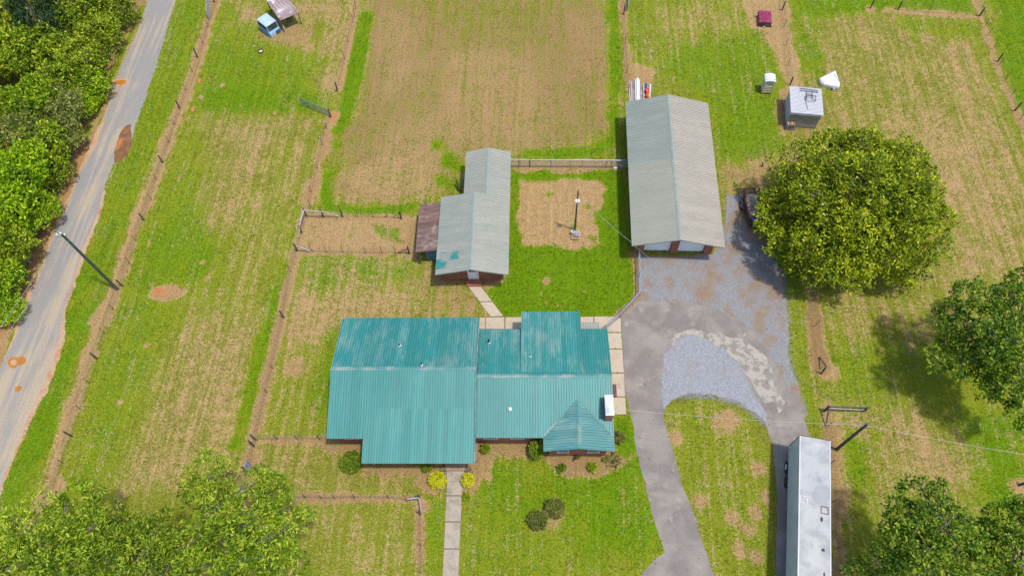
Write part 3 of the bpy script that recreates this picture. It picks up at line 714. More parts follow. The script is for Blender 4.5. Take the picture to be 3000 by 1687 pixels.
# road, driveway and gravel
def road_mat():
    k = N('worn_road_gravel', 0.92, 0, 0.15)
    p = k.pos()
    st = k.noise(k.mapv(p, (1.5, 0.07, 1)), 1.0, 5, 0.6, 0.2)
    big = k.noise(p, 0.14, 4, 0.55)
    f = k.noise(p, 9, 3, 0.7)
    sep = k.n('ShaderNodeSeparateXYZ'); k.set(sep.inputs[0], p)
    south = k.lin(sep.outputs[1], 20, 36, 0.08, 0.0)
    v = k.math('ADD', k.math('ADD', k.math('MULTIPLY', st, 0.6), k.math('MULTIPLY', big, 0.4)), south)
    c = k.mix(k.step(v, 0.46, 0.61), (0.190, 0.181, 0.170), (0.29, 0.235, 0.168))
    c = k.mix(k.step(k.noise(k.mapv(p, (3, 0.15, 1)), 1.0, 4), 0.58, 0.7), c, (0.235, 0.218, 0.20))
    c = k.mix(k.math('MULTIPLY', k.step(k.noise(p, 1.1, 6, 0.7), 0.55, 0.7), 0.5), c, (0.25, 0.215, 0.17))
    c = k.mul(c, k.lin(f, 0.3, 0.7, 0.76, 1.24))
    k.bump(f, 0.5, 0.04)
    return k.done(c)
def gravel_mat(name, base, dirt, lo, hi):
    k = N(name, 0.95, 0, 0.15)
    p = k.pos()
    v = k.vor(p, 9.0)
    big = k.noise(p, 0.45, 6, 0.62, 0.4)
    f = k.noise(p, 14, 3, 0.7)
    c = k.mix(k.step(v.outputs['Color'], 0.0, 1.0), base, tuple(x * 1.35 for x in base))
    c = k.mix(k.step(big, lo, hi), c, dirt)
    c = k.mul(c, k.lin(f, 0.25, 0.75, 0.7, 1.3))
    k.bump(k.math('ADD', v.outputs['Distance'], f), 0.5, 0.05)
    return k.done(c)
def asphalt_mat():
    k = N('old_asphalt', 0.92, 0, 0.15)
    p = k.pos()
    a = k.noise(p, 0.35, 6, 0.6, 0.3); b = k.noise(p, 1.6, 5, 0.65); f = k.noise(p, 12, 3, 0.7)
    c = k.mix(k.step(a, 0.38, 0.64), (0.150, 0.132, 0.122), (0.205, 0.185, 0.165))
    c = k.mix(k.step(b, 0.64, 0.74), c, (0.085, 0.075, 0.07))
    c = k.mix(k.math('MULTIPLY', k.step(k.noise(p, 0.8, 4), 0.58, 0.7), 0.6), c, (0.27, 0.24, 0.205))
    e = k.vor(p, 0.33, 'DISTANCE_TO_EDGE')
    warp = k.math('ADD', e.outputs[0], k.math('MULTIPLY', k.math('SUBTRACT', b, 0.5), 0.12))
    c = k.mix(k.math('MULTIPLY', k.step(k.math('ABSOLUTE', warp), 0.012, 0.0), 0.28), c, (0.09, 0.085, 0.05))
    c = k.mul(c, k.lin(f, 0.3, 0.7, 0.86, 1.14))
    k.bump(f, 0.3, 0.03)
    return k.done(c)
m_road = road_mat()
m_gravel = gravel_mat('blue_grey_gravel', (0.150, 0.149, 0.154), (0.185, 0.132, 0.088), 0.43, 0.66)
m_gravel2 = gravel_mat('clean_gravel', (0.170, 0.176, 0.190), (0.19, 0.165, 0.135), 0.56, 0.78)
m_asphalt = asphalt_mat()
m_pale = worn('pale_cement_skim', (0.275, 0.25, 0.215), (0.175, 0.158, 0.142), 1.1, 0.46, 0.56, rough=0.95, world=True)
m_shoulder = worn('dry_clay_shoulder', (0.32, 0.215, 0.14), (0.30, 0.15, 0.075), 0.6, 0.45, 0.65, rough=0.95, world=True, var=0.2)

sheet('road_shoulder', [(-50.28,81.28),(-49.48,69.33),(-49.11,58.09),(-49.72,49.77),(-48.85,45.39),(-48.80,42.23),(-48.67,38.70),(-48.58,35.70),(-48.45,32.31),(-47.45,29.44),(-47.22,27.08),(-47.29,24.17),(-47.78,20.57),(-47.97,16.80),(-48.02,13.92),(-47.79,8.05),(-54.71,7.77),(-53.11,19.04),(-52.76,25.84),(-52.93,31.49),(-53.26,41.60),(-53.13,50.26),(-52.94,64.47),(-51.18,75.85),(-51.64,81.26)], 0.004, m_shoulder, 0.22, 3)
sheet('road', [(-54.24,83.65),(-53.51,78.88),(-53.16,73.22),(-53.39,67.52),(-53.22,62.81),(-52.67,58.33),(-52.39,53.65),(-52.95,50.26),(-52.91,47.35),(-52.83,43.74),(-53.08,41.45),(-52.70,37.31),(-52.69,33.83),(-52.69,31.40),(-52.62,28.88),(-52.78,26.89),(-53.02,25.00),(-53.17,18.28),(-53.62,8.46),(-48.05,8.68),(-48.20,14.37),(-48.22,16.97),(-48.28,19.06),(-48.19,20.83),(-48.00,23.01),(-47.89,24.84),(-47.85,27.48),(-48.12,29.86),(-48.66,32.07),(-48.86,36.12),(-49.23,39.73),(-49.12,42.79),(-49.14,44.74),(-49.43,47.16),(-49.54,51.09),(-48.38,54.45),(-48.68,57.48),(-48.82,62.37),(-48.90,65.75),(-49.23,70.82),(-49.62,75.95),(-49.80,78.93),(-50.55,83.69)], 0.008, m_road, 0.10, 5)
sheet('gravel_yard', [(9.74,40.85),(17.44,41.07),(18.92,45.09),(19.53,48.75),(21.40,48.69),(21.50,44.65),(23.29,42.45),(24.44,38.89),(24.09,34.33),(23.55,29.62),(23.95,27.19),(24.27,23.69),(23.27,23.66),(20.55,31.19),(15.50,34.73),(9.46,34.68)], 0.004, m_gravel, 0.22, 7)
sheet('driveway', [(7.68,33.38),(9.40,35.35),(13.19,35.24),(14.75,35.11),(17.07,34.78),(18.91,33.73),(20.33,32.56),(21.59,30.38),(22.45,28.35),(23.29,26.37),(23.97,24.83),(24.30,22.19),(24.56,18.23),(23.74,10.02),(22.94,1.35),(18.56,1.16),(20.70,16.36),(20.95,20.96),(20.36,23.37),(18.01,25.01),(15.88,25.65),(13.68,25.73),(11.96,24.81),(11.24,23.62),(11.89,20.64),(12.68,16.74),(13.77,13.08),(14.93,9.02),(15.53,1.03),(4.24,0.53),(6.89,7.77),(9.10,10.02),(10.72,11.35),(10.10,13.60),(9.41,16.97),(8.66,20.15),(8.31,23.32),(7.93,25.06),(7.79,29.10)], 0.008, m_asphalt, 0.10, 9)
sheet('cement_patch', [(11.79,30.07),(12.97,31.89),(14.74,32.47),(16.81,31.84),(18.69,31.56),(19.72,32.23),(20.12,30.76),(21.48,29.55),(21.73,27.12),(22.57,25.17),(21.87,23.99),(21.48,25.13),(20.39,25.10),(19.70,27.05),(18.45,29.24),(16.71,30.73),(14.67,31.52),(13.10,30.87)], 0.012, m_pale, 0.18, 11)
sheet('gravel_patch', [(11.34,24.08),(11.30,26.76),(11.64,29.56),(12.99,31.03),(14.58,31.77),(16.35,31.06),(17.77,30.01),(18.99,28.03),(19.70,26.05),(20.79,23.95),(20.54,23.11),(18.45,25.03),(15.88,25.69),(13.75,25.73),(12.23,25.05)], 0.016, m_gravel2, 0.13, 13)
sheet('mud_bank', [(-49.30,57.37),(-49.91,56.84),(-50.15,55.82),(-50.11,54.41),(-49.96,53.03),(-49.44,51.59),(-48.84,51.60),(-48.25,52.49),(-48.20,53.86)], 0.016, m_mud, 0.12, 15)
sheet('puddle', [(-49.73,55.22),(-49.48,55.03),(-49.50,54.23),(-49.60,53.53),(-49.81,53.27),(-49.99,54.02),(-49.92,54.82)], 0.02, m_puddle, 0.04, 16, 0.2)
sheet('mud_bank', [(-53.72,64.27),(-52.96,64.51),(-51.86,64.49),(-51.49,63.83),(-52.07,63.27),(-52.93,63.36),(-53.58,63.57)], 0.012, m_shoulder, 0.15, 17)
sheet('puddle', [(-53.43,64.19),(-52.92,64.38),(-52.07,64.35),(-51.96,63.78),(-52.34,63.33),(-52.83,63.58),(-53.24,63.71)], 0.02, m_puddle, 0.05, 18, 0.2)
sheet('mud_bank', [(-53.41,62.17),(-52.94,62.35),(-52.36,62.19),(-52.46,61.88),(-53.20,61.87)], 0.014, m_mud, 0.08, 19)
sheet('puddle', [(-52.34,26.87),(-52.05,27.27),(-51.49,27.21),(-51.20,27.33),(-50.59,27.14),(-50.46,26.65),(-50.95,26.32),(-51.21,26.48),(-51.25,26.06),(-51.70,26.02),(-52.15,26.38)], 0.02, m_puddle, 0.05, 21, 0.2)
sheet('gravel_bar', [(-52.04,26.91),(-51.62,26.96),(-51.33,26.62),(-51.41,26.31),(-51.88,26.39)], 0.024, m_shoulder, 0.05, 22, 0.2)
sheet('puddle', [(-50.56,24.12),(-50.30,24.30),(-49.93,24.18),(-49.88,23.87),(-50.11,23.63),(-50.46,23.75)], 0.02, m_puddle, 0.05, 23, 0.2)

# paths of separate cast slabs
def slab_path(name, quads_, mat, z=0.06):
    root = None
    base = MB()
    for i, q in enumerate(quads_):
        c = V((sum(p[0] for p in q) / len(q), sum(p[1] for p in q) / len(q)))
        big = [tuple(c + (V(p) - c) * 1.012) for p in q]
        base.prism(big, -0.02, 0.018 + 0.001 * i)
    root = struct(base.build(name, m_joint))
    for q in quads_:
        sheet_polys.append(q)
        c = V((sum(p[0] for p in q) / len(q), sum(p[1] for p in q) / len(q)))
        qq = []
        for p in q:
            d = V(p) - c; qq.append(tuple(c + d * (1 - 0.035 / d.length)))
        mb = MB(); mb.prism(qq, 0.0, z)
        mb.build('slab', mat, root)
    return root
slab_path('front_walk', [[(-8.35,17.57),(-6.59,17.63),(-6.73,16.82),(-6.72,15.45),(-8.09,15.40),(-8.15,16.77)], [(-8.08,15.35),(-6.72,15.40),(-6.63,13.22),(-8.02,13.16)], [(-8.01,13.12),(-6.63,13.17),(-6.57,11.00),(-7.91,10.94)], [(-7.91,10.90),(-6.56,10.95),(-6.48,8.79),(-7.84,8.73)], [(-7.84,8.69),(-6.48,8.75),(-6.40,6.57),(-7.77,6.51)], [(-7.77,6.47),(-6.40,6.53),(-6.32,4.40),(-7.71,4.34)]], m_concf)
slab_path('patio_path', [[(-6.89,32.96),(-5.77,33.01),(-5.69,31.73),(-6.80,31.70)], [(-5.74,33.01),(-3.83,33.10),(-3.77,31.79),(-5.66,31.73)], [(-3.78,33.10),(-0.31,33.22),(-0.27,31.91),(-3.72,31.80)], [(-0.25,33.22),(3.63,33.37),(3.63,32.03),(-0.22,31.91)], [(3.68,33.38),(4.98,33.45),(4.96,31.72),(3.68,31.68)], [(5.03,33.45),(7.50,33.55),(7.68,33.27),(7.68,31.81),(5.02,31.73)], [(6.09,31.70),(7.68,31.75),(7.74,30.03),(6.06,29.98)], [(6.19,29.93),(7.74,29.98),(7.81,27.54),(6.14,27.48)], [(6.14,27.43),(7.81,27.48),(7.86,25.14),(6.09,25.08)], [(6.09,25.02),(7.86,25.08),(7.91,23.39),(6.06,23.32)]], m_conc)
slab_path('shed_path', [[(-7.72,36.48),(-6.42,36.52),(-5.17,34.85),(-6.45,34.74)], [(-6.44,34.71),(-5.16,34.82),(-3.96,33.23),(-5.23,33.10)]], m_conc)

# ---------------------------------------------------------------- buildings
m_grime = {}  # darker rib colours per roof, painted shade line and grime in one
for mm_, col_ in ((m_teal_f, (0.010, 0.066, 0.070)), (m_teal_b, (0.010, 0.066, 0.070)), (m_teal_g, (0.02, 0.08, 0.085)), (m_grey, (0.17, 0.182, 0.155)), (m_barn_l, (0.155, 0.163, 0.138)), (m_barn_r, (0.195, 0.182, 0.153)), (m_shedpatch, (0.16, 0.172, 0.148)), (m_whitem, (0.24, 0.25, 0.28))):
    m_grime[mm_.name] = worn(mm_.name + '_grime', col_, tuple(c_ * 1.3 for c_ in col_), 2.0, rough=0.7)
_pan = {}
def panel_mesh(w_, h, mat, pitch=0.2286, rh=0.045, corr=False):
    key = (round(w_, 3), round(h, 3), mat.name, corr)
    if key in _pan: return _pan[key]
    prof = []
    if corr:
        k = max(4, int(w_ / 0.05)); k -= k % 2
        prof = [(w_ * i / k, 0.012 if i % 2 else -0.006) for i in range(k + 1)]
    else:
        x = pitch / 2; prof = [(0, 0)]
        while x < w_ - 0.03:
            prof += [(x - 0.036, 0), (x - 0.018, rh), (x + 0.018, rh), (x + 0.030, 0)]; x += pitch
        prof += [(w_, 0)]
    n = len(prof)
    mb = MB()
    mb.v = [(a, 0, b) for a, b in prof] + [(a, h, b) for a, b in prof]
    mb.f = [(i, i + 1, n + i + 1, n + i) for i in range(n - 1)]
    m = bpy.data.meshes.new('roof_panel'); m.from_pydata(mb.v, [], mb.f); m.materials.append(mat)
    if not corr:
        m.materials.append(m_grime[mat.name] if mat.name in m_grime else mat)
        for i, pl in enumerate(m.polygons):        # rib sides painted darker: their shaded side plus grime gathered there
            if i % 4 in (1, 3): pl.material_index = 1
    _pan[key] = m
    return m

def slope(parent, mat, p0, al, up, L, H, W=0.914, corr=False, name='roof_panel', ribs=4):
    p0, al, up = V(p0), V(al).normalized(), V(up).normalized()
    nr = al.cross(up)
    k = max(1, round(L / W)); pw = L / k
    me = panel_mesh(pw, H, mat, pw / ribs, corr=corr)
    for i in range(k):
        o = link(name, me, parent)
        m = Matrix((al, up, nr)).transposed().to_4x4()
        m.translation = p0 + al * (pw * i) + nr * (0.012 + 0.004 * (i % 2))
        o.matrix_local = m

def slab_deck(mb, p0, al, up, L, H, th=0.13):
    p0, al, up = V(p0), V(al).normalized(), V(up).normalized()
    nr = al.cross(up)
    c = [p0, p0 + al * L, p0 + al * L + up * H, p0 + up * H]
    return mb.add([p - nr * th for p in c] + [p for p in c], [(3, 2, 1, 0), (4, 5, 6, 7), (0, 1, 5, 4), (1, 2, 6, 5), (2, 3, 7, 6), (3, 0, 4, 7)])

def gable_x(parent, x0, x1, yf, yb, ze_f, ze_b, yr, zr, mf, mbk, trim, cap, name='roof'):
    """ridge runs along x; front eave yf, back eave yb"""
    d = MB()
    uf = V((0, yr - yf, zr - ze_f)); ub = V((0, yr - yb, zr - ze_b))
    slab_deck(d, (x0, yf, ze_f), (1, 0, 0), uf, x1 - x0, uf.length)
    slab_deck(d, (x1, yb, ze_b), (-1, 0, 0), ub, x1 - x0, ub.length)
    r = d.build(name, trim, parent)
    slope(r, mf, (x0, yf, ze_f), (1, 0, 0), uf, x1 - x0, uf.length)
    slope(r, mbk, (x1, yb, ze_b), (-1, 0, 0), ub, x1 - x0, ub.length)
    if cap:
        c = MB(); a = 0.19
        sf, sb = (zr - ze_f) / (yr - yf), (zr - ze_b) / (yb - yr)
        c.prism([(yr - a, zr - a * sf + 0.045), (yr, zr + 0.06), (yr + a, zr - a * sb + 0.045), (yr + a, zr - a * sb + 0.03), (yr - a, zr - a * sf + 0.03)], x0 - 0.01, x1 + 0.01, 'X')
        c.build('ridge_cap', cap, r)
    return r

def gable_y(parent, y0, y1, xl, xr, ze, xm, zr, ml, mr, trim, cap, name='roof'):
    """ridge runs along y"""
    d = MB()
    ul = V((xm - xl, 0, zr - ze)); ur = V((xm - xr, 0, zr - ze))
    slab_deck(d, (xl, y1, ze), (0, -1, 0), ul, y1 - y0, ul.length)
    slab_deck(d, (xr, y0, ze), (0, 1, 0), ur, y1 - y0, ur.length)
    r = d.build(name, trim, parent)
    slope(r, ml, (xl, y1, ze), (0, -1, 0), ul, y1 - y0, ul.length)
    slope(r, mr, (xr, y0, ze), (0, 1, 0), ur, y1 - y0, ur.length)
    c = MB(); a = 0.2
    s1, s2 = (zr - ze) / (xm - xl), (zr - ze) / (xr - xm)
    c.prism([(xm - a, zr - a * s1 + 0.045), (xm, zr + 0.06), (xm + a, zr - a * s2 + 0.045), (xm + a, zr - a * s2 + 0.03), (xm - a, zr - a * s1 + 0.03)], y0 - 0.01, y1 + 0.01, 'Y')
    c.build('ridge_cap', cap, r)
    return r

def window(parent, c, w_, h, axis='Y'):
    f = MB(); t = 0.07
    x, y, z = c
    f.box((x, y, z + h / 2), (w_ + 0.14, t, 0.07)).box((x, y, z - h / 2), (w_ + 0.2, t + 0.08, 0.07)).box((x - w_ / 2, y, z), (0.07, t, h)).box((x + w_ / 2, y, z), (0.07, t, h)).box((x, y, z), (w_, t * 0.7, 0.04))
    o = f.build('window', m_white, parent)
    MB().box((x, y + 0.01, z), (w_, 0.02, h)).build('pane', m_glass, o)
    return o

# the teal roofed house
HO, HA = (-5.77, 25.2), 0.036
def hl(p):
    dx, dy = p[0] - HO[0], p[1] - HO[1]
    return (dx * math.cos(HA) + dy * math.sin(HA), -dx * math.sin(HA) + dy * math.cos(HA))
house = thing('ranch_house', 'long low brick house with worn teal metal roof in several sections', 'house', HO, HA)
yr, zr = 0.42, 4.6
wl = MB()
wl.prism([(-4.95, -0.1), (5.75, -0.1), (5.75, 2.98), (yr, zr - 0.2), (-4.95, 2.98)], -12.7, -0.12, 'X')
wl.prism([(-4.92, -0.1), (4.5, -0.1), (4.5, 2.94), (-0.21, 4.1), (-4.92, 2.94)], -0.119, 11.5, 'X')
wl.prism([(6.4, -0.1), (11.45, -0.1), (11.45, 2.93), (8.92, 3.55), (6.4, 2.93)], -6.15, -4.919, 'Y')
wl.build('wall', m_brick, house)
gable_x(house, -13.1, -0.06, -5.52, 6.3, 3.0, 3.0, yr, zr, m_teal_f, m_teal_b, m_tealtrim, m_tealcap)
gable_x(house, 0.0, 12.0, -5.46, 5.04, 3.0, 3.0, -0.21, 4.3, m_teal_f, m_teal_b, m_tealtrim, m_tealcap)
def single(parent, name, p0, al, up, L, mat, trim, W=0.914, ribs=4):
    d = MB(); H = V(up).length
    slab_deck(d, p0, al, up, L, H, 0.1)
    r = d.build(name, trim, parent)
    slope(r, mat, p0, al, up, L, H, W, ribs=ribs)
    return r
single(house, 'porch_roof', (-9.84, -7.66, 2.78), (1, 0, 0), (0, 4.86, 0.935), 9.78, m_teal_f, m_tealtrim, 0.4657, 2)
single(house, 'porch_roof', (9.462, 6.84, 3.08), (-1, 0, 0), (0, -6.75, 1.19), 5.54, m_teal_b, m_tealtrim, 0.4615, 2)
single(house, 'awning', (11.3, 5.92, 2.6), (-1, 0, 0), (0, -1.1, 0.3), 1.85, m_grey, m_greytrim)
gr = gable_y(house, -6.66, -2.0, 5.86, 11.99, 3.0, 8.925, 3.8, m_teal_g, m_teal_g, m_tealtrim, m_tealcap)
for sx in (-1, 1):                      # flashing down the two valleys
    a_ = V((8.925, -2.2, 3.84)); b_ = V((8.925 + sx * 3.02, -5.3, 3.08))
    MB().beam(a_, b_, 0.16, 0.02).build('valley_flashing', m_tealcap, gr)
ed = MB()
for x in (-0.06,):
    ed.beam((x, -7.6, 2.86), (x, 0.3, 4.58), 0.07, 0.1)
ed.beam((-0.03, 6.25, 3.05), (-0.03, 0.5, 4.62), 0.07, 0.08)
ed.build('edge_trim', m_tealcap, house)
for x in (-9.4, -6.4, -3.4, -0.4):      # porch posts
    MB().tube((x, -6.6, 0.3), (x, -6.6, 2.9), 0.06).build('porch_post', m_white, house)
MB().mm((-9.5, -6.7, 0), (0.0, -4.96, 0.3)).build('porch_floor', m_brickd, house)
for x in (4.2, 9.3):
    MB().tube((x, 6.6, 0.05), (x, 6.6, 3.1), 0.05).build('porch_post', m_white, house)
MB().mm((-12.9, -5.45, 2.7), (-9.9, -5.40, 2.86)).build('gutter', m_white, house)
for x in (1.2, 3.6): window(house, (x, -4.94, 1.8), 1.1, 1.2)
for x in (7.6, 10.3): window(house, (x, -6.18, 1.75), 0.9, 1.1)
window(house, (-11.3, -4.97, 1.85), 1.2, 1.1)
ch = MB(); ch.mm((11.22, -4.08, 0), (11.86, -2.3, 4.8)); ch.mm((11.19, -4.11, 4.8), (11.89, -2.27, 4.93))
ch_o = ch.build('chimney', m_brick, house)
cp = MB(); cp.mm((11.16, -4.14, 4.93), (11.92, -2.24, 4.98))
cp.add([(11.16, -4.14, 4.98), (11.92, -4.14, 4.98), (11.92, -2.24, 4.98), (11.16, -2.24, 4.98), (11.5, -3.9, 5.12), (11.8, -2.5, 5.12)], [(0, 1, 4), (1, 2, 5, 4), (2, 3, 5), (3, 0, 4, 5)])
cp.build('chimney_cap', m_whitecap, ch_o)
def vent(x, y, z, r, h, collar):
    MB().tube((x, y, z - 0.1), (x, y, z + h), r, n=10).build('vent_pipe', m_black, house)
    if collar: MB().lathe([(0.13, -0.03), (0.12, 0.05), (r + 0.01, 0.09)], (x, y, z), 14).build('vent_collar', m_white, house)
vent(0.95, 3.45, 3.42, 0.07, 0.75, True)
vent(-7.22, 2.95, 3.93, 0.06, 0.35, True)
vent(4.76, 1.85, 3.95, 0.06, 0.3, True)
vent(-4.95, 0.75, 4.52, 0.05, 0.55, True)
MB().mm((2.85, -3.24, 3.55), (3.12, -2.95, 3.78)).build('roof_vent', m_white, house)
st = MB()
st.mm((-2.88, -7.28, 0), (-1.03, -6.701, 0.30)); st.mm((-2.88, -7.54, 0), (-1.03, -7.281, 0.15))
st.build('brick_steps', m_brick, house)
bench = thing('wall_bench', 'narrow dark red bench against the house end beside the patio', 'bench', (6.81,25.59), HA)
MB().mm((-0.2, -0.6, 0.42), (0.2, 0.6, 0.47)).build('seat', m_benchred, bench)
for x in (-0.14, 0.14):
    for y in (-0.5, 0.5): MB().box((x, y, 0.21), (0.05, 0.05, 0.42)).build('leg', m_benchred, bench)

# garage with two white doors
barn = thing('garage', 'large brick garage with long grey metal roof and two white doors', 'garage', (13.15, 49.6), 0.002)
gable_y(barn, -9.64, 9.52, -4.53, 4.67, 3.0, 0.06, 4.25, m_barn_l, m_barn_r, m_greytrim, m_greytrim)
wl = MB()
wl.prism([(-3.85, -0.1), (3.98, -0.1), (3.98, 2.92), (0.06, 4.0), (-3.85, 2.92)], -7.9, 9.1, 'Y')
wl.prism([(-3.85, 2.35), (3.98, 2.35), (3.98, 2.92), (0.06, 4.0), (-3.85, 2.92)], -8.3, -7.901, 'Y')
wl.build('wall', m_brickd, barn)
for x0, x1 in ((-3.86, -2.98), (-0.26, 0.47), (3.2, 3.99)):
    MB().mm((x0, -8.53, 0), (x1, -7.902, 2.78)).build('brick_pier', m_brick, barn)
for x0, x1 in ((-2.97, -0.27), (0.48, 3.19)):
    d = MB().mm((x0 - 0.004, -8.14, 0), (x1 + 0.004, -8.1, 2.349)).build('door', m_doorwhite, barn)
    for i in range(4):
        p = MB(); z0 = 0.02 + i * 0.575
        p.mm((x0 + 0.03, -8.2, z0), (x1 - 0.03, -8.141, z0 + 0.55))
        for j in range(3): p.mm((x0 + 0.05, -8.21, z0 + 0.08 + j * 0.17), (x1 - 0.05, -8.201, z0 + 0.15 + j * 0.17))
        p.build('door_section', m_doorwhite, d)
    MB().mm((x1 - 0.06, -8.28, 2.0), (x1 + 0.1, -8.22, 2.08)).build('door_latch', m_dark, barn)
for x in (-4.2, 4.33): MB().mm((x - 0.3, -9.58, 2.82), (x + 0.3, -8.3, 2.86)).build('soffit', m_white, barn)

# brick shed with lean-to and rear annex
shed = thing('brick_shed', 'small brick shed with grey metal roof patched teal and rusty lean-to', 'shed', (-7.25, 40.8), 0.03)
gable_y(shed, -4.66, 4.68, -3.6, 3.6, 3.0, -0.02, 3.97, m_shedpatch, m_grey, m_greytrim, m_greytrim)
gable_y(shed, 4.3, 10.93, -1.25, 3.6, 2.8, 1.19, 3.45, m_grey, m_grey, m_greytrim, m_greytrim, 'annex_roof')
wl = MB()
wl.prism([(-3.0, -0.1), (3.0, -0.1), (3.0, 2.95), (0, 3.75), (-3.0, 2.95)], -3.5, 4.2, 'Y')
wl.prism([(-0.9, -0.1), (3.2, -0.1), (3.2, 2.72), (1.19, 3.25), (-0.9, 2.72)], 4.201, 10.5, 'Y')
wl.build('wall', m_brick, shed)
d = MB().mm((-0.58, -3.56, 0.28), (0.52, -3.501, 2.4)).build('door', m_doorwhite, shed)
for i in range(3):
    MB().mm((-0.42 + i * 0.27, -3.585, 1.72), (-0.20 + i * 0.27, -3.561, 2.12)).build('door_pane', m_glass, d)
for i in range(3):
    MB().mm((-0.42, -3.58, 0.42 + i * 0.4), (0.36, -3.561, 0.74 + i * 0.4)).build('door_panel', m_doorwhite, d)
MB().tube((0.4, -3.57, 1.25), (0.4, -3.64, 1.25), 0.04).build('door_knob', m_dark, d)
MB().mm((-0.76, -4.34, 0), (0.74, -3.57, 0.28)).build('brick_step', m_brick, shed)
for x in (-3.3, 3.3): MB().mm((x - 0.27, -4.6, 2.84), (x + 0.27, -3.51, 2.87)).build('soffit', m_white, shed)
lt = MB()
for y in (-1.5, 1.3, 4.1): lt.beam((-5.8, y, 2.2), (-3.1, y, 2.72), 0.06, 0.09)
for y in (-1.55, 4.15): lt.tube((-5.7, y, 0), (-5.7, y, 2.2), 0.06)
lt_o = lt.build('lean_to', m_post, shed)
slope(lt_o, m_rust, (-5.88, 4.27, 2.3), (0, -1, 0), (2.28, 0, 0.45), 5.9, 2.32, 0.6, True)
MB().mm((-5.0, -1.15, 0), (-3.01, -1.10, 2.1)).build('tin_wall', m_bluetin, shed)

# weathered board hut with white tin roof
hut = thing('board_hut', 'grey board hut with white tin roof in the east paddock', 'shed', (29.0, 60.3), -0.10)
hw, hd = 1.62, 1.85
core = MB(); core.prism([(-hd + 0.1, 0), (hd - 0.1, 0), (hd - 0.1, 2.28), (-hd + 0.1, 2.12)], -hw + 0.1, hw - 0.1, 'X')
core.build('frame', m_dark, hut)
for side in range(4):
    for i in range(9):
        z0 = 0.03 + i * 0.237; j = rnd.uniform(-0.012, 0.012); hgt = 0.222
        b = MB()
        if side == 0: b.mm((-hw, -hd - 0.02 + j, z0), (hw, -hd + 0.08, z0 + hgt))
        if side == 1: b.mm((-hw, hd - 0.08, z0), (hw, hd + 0.02 + j, z0 + hgt))
        if side == 2: b.mm((-hw - 0.02 + j, -hd + 0.1, z0), (-hw + 0.08, hd - 0.1, z0 + hgt))
        if side == 3: b.mm((hw - 0.08, -hd + 0.1, z0), (hw + 0.02 + j, hd - 0.1, z0 + hgt))
        b.build('plank', m_wood if side != 2 else m_whitem, hut)
rf = MB(); slab_deck(rf, (-1.78, -2.02, 2.2), (1, 0, 0), (0, 4.04, 0.2), 3.56, 4.045, 0.06)
rf_o = rf.build('roof', m_whitem, hut)
slope(rf_o, m_whitem, (-1.78, 2.02, 2.4), (0, -1, 0), (1, 0, 0), 4.04, 3.56, 0.82)

stand = thing('ladder_stand', 'blue grey hunting ladder stand frame lying on the hut roof', 'ladder', (29.35, 61.35, 2.44), -0.15)
s_ = MB()
for y in (0.28, 0.6): s_.beam((-0.95, y, 0.05), (1.1, y, 0.05), 0.06, 0.06)
for i in range(7): s_.beam((-0.75 + i * 0.29, 0.28, 0.05), (-0.75 + i * 0.29, 0.6, 0.05), 0.035, 0.035)
s_.build('ladder', m_gate, stand)
s_ = MB()
for x in (-0.2, 0.45): s_.beam((x, 0.4, 0.1), (x, -0.9, 0.12), 0.05, 0.05)
for i in range(4): s_.beam((-0.2, 0.1 - i * 0.28, 0.12), (0.45, 0.1 - i * 0.28, 0.12), 0.03, 0.03)
s_.build('seat_frame', m_gate, stand)
s_ = MB()
for a_, b_ in (((-0.3, -0.5), (0.75, -0.5)), ((0.75, -0.5), (0.75, -1.25)), ((0.75, -1.25), (-0.25, -1.25)), ((-0.25, -1.25), (-0.3, -0.5))):
    s_.beam((*a_, 0.3), (*b_, 0.2), 0.05, 0.05)
s_.build('foot_rest', m_post, stand)
s_ = MB().path([(-0.3, -0.5, 0.1), (-0.25, -1.4, 0.05), (-0.1, -2.2, 0.02), (-0.08, -2.5, 0.02)], 0.02)
s_.build('strap', m_dark, stand)

crate = thing('wire_crate', 'blue grey wire crate of firewood at the front corner of the hut', 'crate', (27.55, 58.35), -0.05)
c_ = MB(); c_.mm((-0.5, -0.32, 0.05), (0.5, 0.32, 0.12)); c_.build('base', m_wood, crate)
c_ = MB()
for x in (-0.5, 0.5):
    for y in (-0.32, 0.32): c_.beam((x, y, 0), (x, y, 0.8), 0.05, 0.05)
for z in (0.15, 0.45, 0.8):
    for y in (-0.32, 0.32): c_.beam((-0.5, y, z), (0.5, y, z), 0.03, 0.03)
    for x in (-0.5, 0.5): c_.beam((x, -0.32, z), (x, 0.32, z), 0.03, 0.03)
for i in range(9): c_.beam((-0.42 + i * 0.105, -0.32, 0.1), (-0.42 + i * 0.105, -0.32, 0.8), 0.015, 0.015)
c_.build('cage', m_gate, crate)
k_ = 0
for lv in range(4):
    for j in range(4):
        big = lv == 3
        g = MB(); y0 = -0.27 + rnd.uniform(0, 0.05)
        g.tube((0, y0, 0), (0, y0 + 0.5, 0), 0.085 + rnd.uniform(-0.015, 0.02), n=7)
        lo = g.build('firewood_log', m_logend if rnd.random() < 0.4 else m_log, None, (27.22 + j * 0.21, 58.37, 0.22 + lv * 0.18), rnd.uniform(-0.25, 0.25))
        tag(lo, 'split firewood log piled in the wire crate by the hut', 'log', 'firewood logs in the wire crate')

